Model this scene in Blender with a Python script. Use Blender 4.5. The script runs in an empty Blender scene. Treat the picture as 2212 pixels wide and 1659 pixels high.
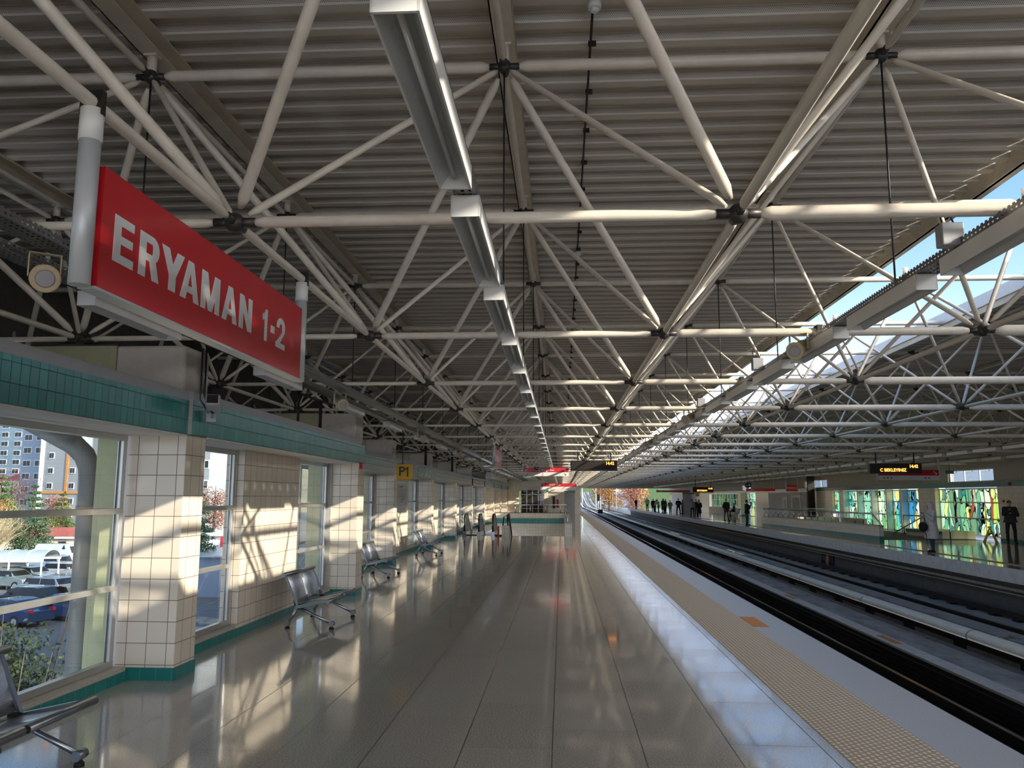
import bpy, math, random
from mathutils import Vector, Matrix
import numpy as np
random.seed(7)
PI = math.pi
sc = bpy.context.scene
C = sc.collection

# ------------------------------------------------------------------ camera
CAMH = 1.85
cd = bpy.data.cameras.new('camera'); cam = bpy.data.objects.new('camera', cd); C.objects.link(cam)
yaw, pitch, roll, fpx = .0609, .1388, .0028, 1754.3
fwv = Vector((-math.sin(yaw)*math.cos(pitch), math.cos(yaw)*math.cos(pitch), math.sin(pitch)))
r0 = Vector((math.cos(yaw), math.sin(yaw), 0)); u0 = r0.cross(fwv)
rv = r0*math.cos(roll)+u0*math.sin(roll); uv = u0*math.cos(roll)-r0*math.sin(roll)
M = Matrix((rv, uv, -fwv)).transposed().to_4x4(); M.translation = (0, 0, CAMH)
cam.matrix_world = M
cd.sensor_fit = 'HORIZONTAL'; cd.sensor_width = 36; cd.lens = 36*fpx/2212; cd.clip_start = .05; cd.clip_end = 3000
sc.camera = cam
# ------------------------------------------------------------------ world, sun, exposure
SUN_A, SUN_T = math.radians(26), .408
HZ, GL, SKY = (2.4, 2.3, 2.2), (6.0, 5.4, 4.6), 1.0
SUN_EL = math.atan(SUN_T*math.cos(SUN_A))
w = bpy.data.worlds.new('sky'); sc.world = w; w.use_nodes = True
nt = w.node_tree; bg = nt.nodes['Background']
# hazy winter sky: blue above, white band at the horizon, broad glow around the low sun
def wn(t, **k):
    x = nt.nodes.new(t)
    for a_, v_ in k.items(): setattr(x, a_, v_)
    return x
def wm(op, a_, b_=None):
    x = wn('ShaderNodeMath', operation=op)
    for i_, v_ in enumerate((a_, b_)):
        if v_ is None: continue
        if isinstance(v_, (int, float)): x.inputs[i_].default_value = v_
        else: nt.links.new(v_, x.inputs[i_])
    return x.outputs[0]
tcw = wn('ShaderNodeTexCoord'); spw = wn('ShaderNodeSeparateXYZ'); nt.links.new(tcw.outputs['Generated'], spw.inputs[0])
el = wm('MAXIMUM', spw.outputs[2], 0.0)
dotn = wn('ShaderNodeVectorMath', operation='DOT_PRODUCT'); nt.links.new(tcw.outputs['Generated'], dotn.inputs[0])
dotn.inputs[1].default_value = (math.cos(SUN_EL)*math.cos(SUN_A), -math.cos(SUN_EL)*math.sin(SUN_A), math.sin(SUN_EL))
hz = wm('POWER', 2.718, wm('MULTIPLY', el, -9.0)); glow = wm('POWER', wm('MAXIMUM', dotn.outputs['Value'], 0.0), 4.5)
def wcol(f, c):
    x = wn('ShaderNodeVectorMath', operation='SCALE'); x.inputs[0].default_value = c; nt.links.new(f, x.inputs['Scale']); return x.outputs[0]
def wadd(a_, b_):
    x = wn('ShaderNodeVectorMath', operation='ADD'); nt.links.new(a_, x.inputs[0]); nt.links.new(b_, x.inputs[1]); return x.outputs[0]
one = wm('SUBTRACT', 1.0, wm('MULTIPLY', el, .45))
nt.links.new(wadd(wadd(wcol(one, (.17, .46, .98)), wcol(hz, HZ)), wcol(glow, GL)), bg.inputs[0]); bg.inputs[1].default_value = SKY
sd = bpy.data.lights.new('sun', 'SUN'); sun = bpy.data.objects.new('sun', sd); C.objects.link(sun)
sd.energy = 6.0; sd.angle = math.radians(.55); sd.color = (1, .90, .74)
sdir = Vector((-math.cos(SUN_EL)*math.cos(SUN_A), math.cos(SUN_EL)*math.sin(SUN_A), -math.sin(SUN_EL)))
sun.rotation_euler = sdir.to_track_quat('-Z', 'Y').to_euler(); sun.location = (60, -30, 40)
vs = sc.view_settings
vs.view_transform = 'Standard'; vs.look = 'None'; vs.gamma = 1; vs.use_curve_mapping = False
vs.exposure = .42
sc.cycles.max_bounces = 12; sc.cycles.diffuse_bounces = 7; sc.cycles.glossy_bounces = 5
sc.cycles.transmission_bounces = 6; sc.cycles.transparent_max_bounces = 24
sc.cycles.caustics_reflective = False; sc.cycles.caustics_refractive = False
sc.cycles.sample_clamp_indirect = 6

# ------------------------------------------------------------------ materials
def mat(name, col, rough=.6, metal=0, var=0, scale=6, bump=0, spec=.5, emit=None, es=1, coords='Object', stretch=None):
    m = bpy.data.materials.new(name); m.use_nodes = True; n = m.node_tree; b = n.nodes['Principled BSDF']
    b.inputs['Base Color'].default_value = (*col, 1); b.inputs['Roughness'].default_value = rough
    b.inputs['Metallic'].default_value = metal; b.inputs['Specular IOR Level'].default_value = spec
    if emit: b.inputs['Emission Color'].default_value = (*emit, 1); b.inputs['Emission Strength'].default_value = es
    if var or bump:
        g = n.nodes.new('ShaderNodeNewGeometry'); mp = n.nodes.new('ShaderNodeMapping'); n.links.new(g.outputs['Position'], mp.inputs[0])
        if stretch: mp.inputs['Scale'].default_value = stretch
        t = n.nodes.new('ShaderNodeTexNoise'); t.inputs['Scale'].default_value = scale; t.inputs['Detail'].default_value = 5; t.inputs['Roughness'].default_value = .65
        n.links.new(mp.outputs[0], t.inputs['Vector'])
        if var:
            r = n.nodes.new('ShaderNodeValToRGB'); r.color_ramp.elements[0].position = .3; r.color_ramp.elements[1].position = .7
            r.color_ramp.elements[0].color = (*[c*(1-var) for c in col], 1); r.color_ramp.elements[1].color = (*[min(1, c*(1+var)) for c in col], 1)
            n.links.new(t.outputs[0], r.inputs[0]); n.links.new(r.outputs[0], b.inputs['Base Color'])
        if bump:
            bp = n.nodes.new('ShaderNodeBump'); bp.inputs['Strength'].default_value = bump; bp.inputs['Distance'].default_value = .01
            n.links.new(t.outputs[0], bp.inputs['Height']); n.links.new(bp.outputs[0], b.inputs['Normal'])
    return m

class NG:                                                            # tiny node-graph helper
    def __init__(s, m): s.n = m.node_tree
    def node(s, t, **k):
        x = s.n.nodes.new(t)
        for a, v in k.items(): setattr(x, a, v)
        return x
    def m(s, op, a, b=None, c=None):
        x = s.node('ShaderNodeMath', operation=op)
        for i, v in enumerate((a, b, c)):
            if v is None: continue
            if isinstance(v, (int, float)): x.inputs[i].default_value = v
            else: s.n.links.new(v, x.inputs[i])
        return x.outputs[0]
    def mix(s, f, a, b):
        x = s.node('ShaderNodeMix', data_type='RGBA')
        for i, v in ((0, f), (6, a), (7, b)):
            if isinstance(v, (int, float)): x.inputs[i].default_value = v
            elif isinstance(v, tuple): x.inputs[i].default_value = (*v, 1)
            else: s.n.links.new(v, x.inputs[i])
        return x.outputs[2]
    def link(s, a, b): s.n.links.new(a, b)

def tile_mat(name, col, grout, tu, tz, line=.004, rough=.25, var=.06, z0=0, u0=0):
    m = mat(name, col, rough); g = NG(m); b = m.node_tree.nodes['Principled BSDF']
    geo = g.node('ShaderNodeNewGeometry'); sp = g.node('ShaderNodeSeparateXYZ'); g.link(geo.outputs['Position'], sp.inputs[0])
    sn = g.node('ShaderNodeSeparateXYZ'); g.link(geo.outputs['True Normal'], sn.inputs[0])
    isx = g.m('GREATER_THAN', g.m('ABSOLUTE', sn.outputs[0]), .7)
    u = g.m('ADD', g.m('MULTIPLY', sp.outputs[1], isx), g.m('MULTIPLY', sp.outputs[0], g.m('SUBTRACT', 1, isx)))
    uu = g.m('DIVIDE', g.m('ADD', u, u0+100*tu), tu); zz = g.m('DIVIDE', g.m('ADD', sp.outputs[2], 100*tz-z0), tz)
    fu = g.m('FRACT', uu); fz = g.m('FRACT', zz)
    def edge(f, t): return g.m('LESS_THAN', g.m('MINIMUM', f, g.m('SUBTRACT', 1, f)), line/t)
    e = g.m('MAXIMUM', edge(fu, tu), edge(fz, tz))
    cmb = g.node('ShaderNodeCombineXYZ'); g.link(g.m('FLOOR', uu), cmb.inputs[0]); g.link(g.m('FLOOR', zz), cmb.inputs[1])
    wn = g.node('ShaderNodeTexWhiteNoise', noise_dimensions='3D'); g.link(cmb.outputs[0], wn.inputs[0])
    c = g.mix(wn.outputs[0], tuple(x*(1-var) for x in col), tuple(min(1, x*(1+var)) for x in col))
    g.link(g.mix(e, c, grout), b.inputs['Base Color'])
    g.link(g.m('ADD', rough, g.m('MULTIPLY', e, .5)), b.inputs['Roughness'])
    bp = g.node('ShaderNodeBump'); bp.inputs['Strength'].default_value = .4; bp.inputs['Distance'].default_value = .003
    g.link(g.m('SUBTRACT', 1, e), bp.inputs['Height']); g.link(bp.outputs[0], b.inputs['Normal'])
    return m

def floor_mat():
    m = mat('granite_floor', (.3, .29, .27), .12); g = NG(m); b = m.node_tree.nodes['Principled BSDF']
    geo = g.node('ShaderNodeNewGeometry'); sp = g.node('ShaderNodeSeparateXYZ'); g.link(geo.outputs['Position'], sp.inputs[0])
    xx = g.m('DIVIDE', g.m('ADD', sp.outputs[0], 67.08), .67); col = g.m('FLOOR', xx)
    off = g.m('FRACT', g.m('MULTIPLY', col, .618))
    yy = g.m('ADD', g.m('DIVIDE', g.m('ADD', sp.outputs[1], 100), 1.3), off)
    fx, fy = g.m('FRACT', xx), g.m('FRACT', yy)
    e = g.m('MAXIMUM', g.m('LESS_THAN', g.m('MINIMUM', fx, g.m('SUBTRACT', 1, fx)), .006), g.m('LESS_THAN', g.m('MINIMUM', fy, g.m('SUBTRACT', 1, fy)), .0026))
    cmb = g.node('ShaderNodeCombineXYZ'); g.link(col, cmb.inputs[0]); g.link(g.m('FLOOR', yy), cmb.inputs[1])
    wn = g.node('ShaderNodeTexWhiteNoise', noise_dimensions='3D'); g.link(cmb.outputs[0], wn.inputs[0])
    n1 = g.node('ShaderNodeTexNoise'); n1.inputs['Scale'].default_value = 75; n1.inputs['Detail'].default_value = 6; n1.inputs['Roughness'].default_value = .8; g.link(geo.outputs['Position'], n1.inputs['Vector'])
    n2 = g.node('ShaderNodeTexNoise'); n2.inputs['Scale'].default_value = 2.2; n2.inputs['Detail'].default_value = 4; g.link(geo.outputs['Position'], n2.inputs['Vector'])
    r = g.node('ShaderNodeValToRGB'); r.color_ramp.elements[0].position = .42; r.color_ramp.elements[1].position = .60
    r.color_ramp.elements[0].color = (.20, .19, .17, 1); r.color_ramp.elements[1].color = (.56, .54, .50, 1)
    g.link(n1.outputs[0], r.inputs[0])
    c = g.mix(g.m('MULTIPLY', wn.outputs[0], .25), r.outputs[0], (.52, .50, .47))
    c = g.mix(g.m('MULTIPLY', n2.outputs[0], .25), c, (.36, .33, .28))
    g.link(g.mix(e, c, (.07, .065, .06)), b.inputs['Base Color'])
    g.link(g.m('ADD', g.m('ADD', .012, g.m('MULTIPLY', n2.outputs[0], .14)), g.m('MULTIPLY', e, .4)), b.inputs['Roughness'])
    b.inputs['Specular IOR Level'].default_value = .8
    bp = g.node('ShaderNodeBump'); bp.inputs['Strength'].default_value = .03; bp.inputs['Distance'].default_value = .01
    n3 = g.node('ShaderNodeTexNoise'); n3.inputs['Scale'].default_value = 1.6; g.link(geo.outputs['Position'], n3.inputs['Vector'])
    g.link(n3.outputs[0], bp.inputs['Height']); g.link(bp.outputs[0], b.inputs['Normal'])
    return m

def deck_mat():                                                      # galvanised deck, perforated on the sloping webs
    m = mat('perforated_deck', (.40, .37, .33), .45, .0); g = NG(m); b = m.node_tree.nodes['Principled BSDF']
    geo = g.node('ShaderNodeNewGeometry'); sp = g.node('ShaderNodeSeparateXYZ'); g.link(geo.outputs['Position'], sp.inputs[0])
    sn = g.node('ShaderNodeSeparateXYZ'); g.link(geo.outputs['True Normal'], sn.inputs[0])
    web = g.m('GREATER_THAN', g.m('ABSOLUTE', sn.outputs[1]), .45)
    u = g.m('DIVIDE', sp.outputs[0], .016); v = g.m('DIVIDE', sp.outputs[2], .011)
    row = g.m('FLOOR', v); uu = g.m('ADD', u, g.m('MULTIPLY', row, .5))
    du = g.m('SUBTRACT', g.m('FRACT', uu), .5); dv = g.m('SUBTRACT', g.m('FRACT', v), .5)
    d = g.m('SQRT', g.m('ADD', g.m('MULTIPLY', du, du), g.m('MULTIPLY', dv, dv)))
    zr = g.m('FRACT', g.m('DIVIDE', g.m('SUBTRACT', sp.outputs[2], 5.62), .28)); hole = g.m('MULTIPLY', g.m('MULTIPLY', g.m('LESS_THAN', d, .31), web), g.m('MULTIPLY', g.m('GREATER_THAN', zr, .07), g.m('LESS_THAN', zr, .27)))
    n = g.node('ShaderNodeTexNoise'); n.inputs['Scale'].default_value = 1.5; n.inputs['Detail'].default_value = 6
    mp = g.node('ShaderNodeMapping'); mp.inputs['Scale'].default_value = (.5, 3, 1); g.link(geo.outputs['Position'], mp.inputs[0]); g.link(mp.outputs[0], n.inputs['Vector'])
    c = g.mix(n.outputs[0], (.50, .455, .395), (.82, .765, .68))
    g.link(g.mix(hole, c, (.03, .03, .03)), b.inputs['Base Color'])
    return m

def tactile_mat():
    m = mat('tactile_beige', (.5, .42, .31), .55); g = NG(m); b = m.node_tree.nodes['Principled BSDF']
    geo = g.node('ShaderNodeNewGeometry'); sp = g.node('ShaderNodeSeparateXYZ'); g.link(geo.outputs['Position'], sp.inputs[0])
    u = g.m('DIVIDE', sp.outputs[0], .046); row = g.m('FLOOR', u)
    v = g.m('ADD', g.m('DIVIDE', sp.outputs[1], .07), g.m('MULTIPLY', row, .5))
    du = g.m('SUBTRACT', g.m('FRACT', u), .5); dv = g.m('SUBTRACT', g.m('FRACT', v), .5)
    d = g.m('SQRT', g.m('ADD', g.m('MULTIPLY', du, du), g.m('MULTIPLY', dv, dv)))
    dome = g.node('ShaderNodeMapRange'); dome.inputs[1].default_value = .40; dome.inputs[2].default_value = .22; dome.inputs[3].default_value = 0; dome.inputs[4].default_value = 1; g.link(d, dome.inputs[0])
    g.link(g.mix(dome.outputs[0], (.44, .36, .27), (.88, .77, .58)), b.inputs['Base Color'])
    bp = g.node('ShaderNodeBump'); bp.inputs['Strength'].default_value = .8; bp.inputs['Distance'].default_value = .006
    g.link(dome.outputs[0], bp.inputs['Height']); g.link(bp.outputs[0], b.inputs['Normal'])
    return m

def glass_mat(name='window_glass', tint=(.92, .96, .95), refl=1.0):
    m = bpy.data.materials.new(name); m.use_nodes = True; g = NG(m); n = m.node_tree
    n.nodes.remove(n.nodes['Principled BSDF']); out = n.nodes['Material Output']
    t = g.node('ShaderNodeBsdfTransparent'); t.inputs[0].default_value = (*tint, 1)
    gl = g.node('ShaderNodeBsdfGlossy'); gl.inputs['Roughness'].default_value = .01
    fr = g.node('ShaderNodeFresnel'); fr.inputs[0].default_value = 1.5
    mx = g.node('ShaderNodeMixShader'); geo = g.node('ShaderNodeNewGeometry'); g.link(g.m('MULTIPLY', fr.outputs[0], g.m('SUBTRACT', refl, geo.outputs['Backfacing'])), mx.inputs[0]); g.link(t.outputs[0], mx.inputs[1]); g.link(gl.outputs[0], mx.inputs[2])
    g.link(mx.outputs[0], out.inputs[0]); return m

def stained_mat(name, cols, scale, axis=1, warp=.6, stretch=(1, .35)):
    m = bpy.data.materials.new(name); m.use_nodes = True; g = NG(m); n = m.node_tree
    n.nodes.remove(n.nodes['Principled BSDF']); out = n.nodes['Material Output']
    geo = g.node('ShaderNodeNewGeometry'); mp = g.node('ShaderNodeMapping'); g.link(geo.outputs['Position'], mp.inputs[0])
    mp.inputs['Scale'].default_value = (.02, stretch[0], stretch[1])
    nz = g.node('ShaderNodeTexNoise'); nz.inputs['Scale'].default_value = 1.1; g.link(geo.outputs['Position'], nz.inputs['Vector'])
    va = g.node('ShaderNodeVectorMath', operation='MULTIPLY_ADD'); g.link(nz.outputs['Color'], va.inputs[0]); va.inputs[1].default_value = (0, warp, warp); g.link(mp.outputs[0], va.inputs[2])
    vo = g.node('ShaderNodeTexVoronoi'); vo.inputs['Scale'].default_value = scale; g.link(va.outputs[0], vo.inputs['Vector'])
    ve = g.node('ShaderNodeTexVoronoi', feature='DISTANCE_TO_EDGE'); ve.inputs['Scale'].default_value = scale; g.link(va.outputs[0], ve.inputs['Vector'])
    sp = g.node('ShaderNodeSeparateColor'); g.link(vo.outputs['Color'], sp.inputs[0])
    r = g.node('ShaderNodeValToRGB'); r.color_ramp.interpolation = 'CONSTANT'
    while len(r.color_ramp.elements) < len(cols): r.color_ramp.elements.new(.5)
    for i, c in enumerate(cols): r.color_ramp.elements[i].position = i/len(cols); r.color_ramp.elements[i].color = (*c, 1)
    g.link(sp.outputs[0], r.inputs[0])
    c = g.mix(g.m('LESS_THAN', ve.outputs[0], .03), g.mix(.10, r.outputs[0], (.75, .80, .76)), (.03, .03, .03))
    tr = g.node('ShaderNodeBsdfTranslucent'); tp = g.node('ShaderNodeBsdfTransparent'); df = g.node('ShaderNodeBsdfDiffuse')
    for s in (tr, tp, df): g.link(c, s.inputs[0])
    m1 = g.node('ShaderNodeMixShader'); m1.inputs[0].default_value = .5; g.link(tr.outputs[0], m1.inputs[1]); g.link(tp.outputs[0], m1.inputs[2])
    m2 = g.node('ShaderNodeMixShader'); m2.inputs[0].default_value = .15; g.link(m1.outputs[0], m2.inputs[1]); g.link(df.outputs[0], m2.inputs[2])
    g.link(m2.outputs[0], out.inputs[0]); return m

def slot_mat():                                                      # galvanised steel with punched slots
    m = mat('slotted_steel', (.23, .23, .23), .4, .6); g = NG(m); n = m.node_tree; b = n.nodes['Principled BSDF']; out = n.nodes['Material Output']
    geo = g.node('ShaderNodeNewGeometry'); sp = g.node('ShaderNodeSeparateXYZ'); g.link(geo.outputs['Position'], sp.inputs[0])
    a = g.m('LESS_THAN', g.m('FRACT', g.m('DIVIDE', sp.outputs[1], .05)), .5)
    z = g.m('FRACT', g.m('DIVIDE', g.m('SUBTRACT', sp.outputs[2], .0), .03)); bq = g.m('MULTIPLY', g.m('GREATER_THAN', z, .3), g.m('LESS_THAN', z, .72))
    x = g.m('FRACT', g.m('DIVIDE', sp.outputs[0], .04)); cq = g.m('MULTIPLY', g.m('GREATER_THAN', x, .3), g.m('LESS_THAN', x, .72))
    sn = g.node('ShaderNodeSeparateXYZ'); g.link(geo.outputs['True Normal'], sn.inputs[0]); flat = g.m('GREATER_THAN', g.m('ABSOLUTE', sn.outputs[2]), .7)
    h = g.m('MULTIPLY', a, g.m('ADD', g.m('MULTIPLY', flat, cq), g.m('MULTIPLY', g.m('SUBTRACT', 1, flat), bq)))
    tp = g.node('ShaderNodeBsdfTransparent'); mx = g.node('ShaderNodeMixShader'); g.link(h, mx.inputs[0]); g.link(b.outputs[0], mx.inputs[1]); g.link(tp.outputs[0], mx.inputs[2])
    g.link(mx.outputs[0], out.inputs[0]); return m

def perf_mat():                                                      # perforated bench sheet
    m = mat('perforated_sheet', (.52, .54, .58), .28, .8); g = NG(m); n = m.node_tree; b = n.nodes['Principled BSDF']; out = n.nodes['Material Output']
    tc = g.node('ShaderNodeTexCoord'); sp = g.node('ShaderNodeSeparateXYZ'); g.link(tc.outputs['Object'], sp.inputs[0])
    u = g.m('FRACT', g.m('DIVIDE', sp.outputs[1], .010)); v = g.m('FRACT', g.m('DIVIDE', g.m('ADD', sp.outputs[2], g.m('MULTIPLY', sp.outputs[0], .7)), .010))
    du = g.m('SUBTRACT', u, .5); dv = g.m('SUBTRACT', v, .5)
    h = g.m('LESS_THAN', g.m('ADD', g.m('MULTIPLY', du, du), g.m('MULTIPLY', dv, dv)), .055)
    tp = g.node('ShaderNodeBsdfTransparent'); mx = g.node('ShaderNodeMixShader'); g.link(h, mx.inputs[0]); g.link(b.outputs[0], mx.inputs[1]); g.link(tp.outputs[0], mx.inputs[2])
    g.link(mx.outputs[0], out.inputs[0]); return m

CREAM = (.78, .70, .58)
MT = dict(
 tile=tile_mat('cream_tile', CREAM, (.17, .14, .12), .2125, .2135, .0035, .22, .05, z0=.15),
 tile_small=tile_mat('cream_tile_far', (.76, .70, .58), (.25, .22, .18), .2125, .2135, .004, .22, .05, z0=.15),
 teal=tile_mat('teal_tile', (.05, .26, .25), (.02, .11, .11), .1065, .155, .0035, .2, .12, z0=2.5),
 teal_base=tile_mat('teal_skirting', (.01, .20, .19), (.10, .30, .28), .165, .3, .002, .25, .1, z0=-.1),
 floor=floor_mat(), deck=deck_mat(), tact=tactile_mat(), glass=glass_mat(), slot=slot_mat(), perf=perf_mat(),
 paint=mat('ivory_tube_paint', (.75, .69, .59), .38, 0, .10, 5, .05),
 paint_dk=mat('ivory_beam_paint', (.66, .60, .49), .45, 0, .12, 3),
 node=mat('dark_joint_steel', (.07, .065, .06), .45, .6),
 white=mat('white_enamel', (.80, .80, .78), .35, 0, .04, 4), zinc=mat('galvanised', (.45, .46, .47), .35, .8, .15, 20),
 reflector=mat('lamp_reflector', (.62, .63, .62), .35, .25, .05, 30), tubeglass=mat('unlit_tube', (.62, .63, .62), .2),
 rod=mat('black_rod', (.03, .03, .03), .5, .3), black=mat('black_plastic', (.012, .012, .012), .35),
 red=mat('sign_red', (.62, .018, .028), .22, 0, .04, 2), letter=mat('sign_letter', (.80, .82, .84), .4), signwhite=mat('sign_white', (.78, .78, .76), .3),
 post=mat('sign_post_grey', (.55, .58, .60), .35, .2), yellow=mat('sign_yellow', (.72, .40, .01), .4), green=mat('sign_green', (.02, .12, .07), .4),
 navy=mat('sign_navy', (.01, .02, .08), .4),
 speaker=mat('speaker_cream', (.58, .48, .30), .45, 0, .05, 6), spgrille=mat('speaker_grille', (.42, .42, .44), .5),
 plaster=mat('plaster', (.56, .52, .46), .9, 0, .08, 9, .4), plaster_green=mat('plaster_green', (.42, .42, .26), .9, 0, .08, 9, .4),
 soffit=mat('soffit_paint', (.70, .68, .64), .7, 0, .04, 3), coping=mat('coping_grey', (.40, .41, .43), .5, .3, .05, 5),
 alu=mat('aluminium', (.55, .55, .54), .3, .7, .06, 8), alu_dk=mat('aluminium_dark', (.04, .04, .045), .5),  # alu_dk: even near-black colour of the window gaskets
 terrazzo=mat('terrazzo_sill', (.50, .46, .40), .4, 0, .3, 90), conc=mat('concrete', (.44, .43, .40), .85, 0, .22, 5, .4),
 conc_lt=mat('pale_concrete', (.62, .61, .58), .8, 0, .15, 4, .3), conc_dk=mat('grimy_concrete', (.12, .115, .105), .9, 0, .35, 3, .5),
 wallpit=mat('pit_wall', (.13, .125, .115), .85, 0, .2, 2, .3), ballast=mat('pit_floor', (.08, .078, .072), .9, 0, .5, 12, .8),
 tan=mat('tactile_tan', (.80, .60, .38), .6, 0, .1, 30), granite=mat('edge_granite', (.48, .51, .56), .35, 0, .16, 70, 0, .5), railside=mat('rail_side', (.035, .028, .024), .6, .4), railtop=mat('rail_head', (.55, .55, .56), .18, 1),
 brown=mat('brown_beam', (.17, .135, .11), .85, 0, .3, 6, .4), cover=mat('third_rail_cover', (.92, .88, .76), .4, 0, .06, 3), orange=mat('orange_mark', (.62, .26, .07), .7, 0, .2, 20),
 plank=mat('walkway_planks', (.34, .33, .31), .8, 0, .35, 3, .3, stretch=(1, .35, 1)), chrome=mat('stainless', (.62, .63, .64), .18, 1),
 darkmetal=mat('bench_tube', (.30, .33, .37), .3, .85), rubber=mat('rubber', (.012, .012, .012), .7),
 door=mat('door_grey', (.34, .36, .37), .4, .3), paper=mat('map_paper', (.72, .74, .76), .5), ink=mat('map_ink', (.2, .22, .25), .6),
 led=mat('led_amber', (.9, .3, .05), .5, emit=(1, .36, .06), es=2.6), fire=mat('alarm_red', (.45, .01, .01), .35),
 yellowplastic=mat('yellow_plastic', (.80, .50, .005), .35), asphalt=mat('asphalt', (.13, .13, .135), .9, 0, .2, .6), earth=mat('earth', (.22, .19, .13), .95, 0, .3, .3),
 hill=mat('dry_hill', (.36, .30, .20), .95, 0, .25, .02), redroof=mat('red_roof', (.36, .09, .07), .7, 0, .15, 1), stucco=mat('cream_stucco', (.70, .63, .50), .85),
 polycarb=mat('shelter_polycarbonate', (.38, .44, .50), .3, 0, .08, 2), wood=mat('bark', (.12, .09, .065), .9, 0, .3, 5), twig=mat('pale_twig', (.42, .34, .22), .9, 0, .25, 2),
 pipe=mat('grey_downpipe', (.17, .17, .165), .6, .1, .15, 3), blue=mat('blue_cladding', (.20, .25, .34), .5, 0, .1, .3),
)
M_STA = stained_mat('stained_glass_green', [(.20, .46, .36), (.50, .66, .22), (.45, .66, .54), (.10, .32, .30), (.55, .68, .60), (.20, .32, .40), (.60, .68, .36), (.42, .16, .11), (.30, .52, .38), (.62, .68, .62), (.24, .40, .30)], 2.5, stretch=(1.2, .36), warp=1.0)
M_STB = stained_mat('stained_glass_turquoise', [(.14, .52, .48), (.60, .70, .50), (.62, .70, .68), (.08, .34, .52), (.30, .62, .52), (.64, .70, .58), (.20, .48, .24), (.62, .60, .34), (.48, .66, .60)], 2.0, stretch=(1.0, .36), warp=1.2)
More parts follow.
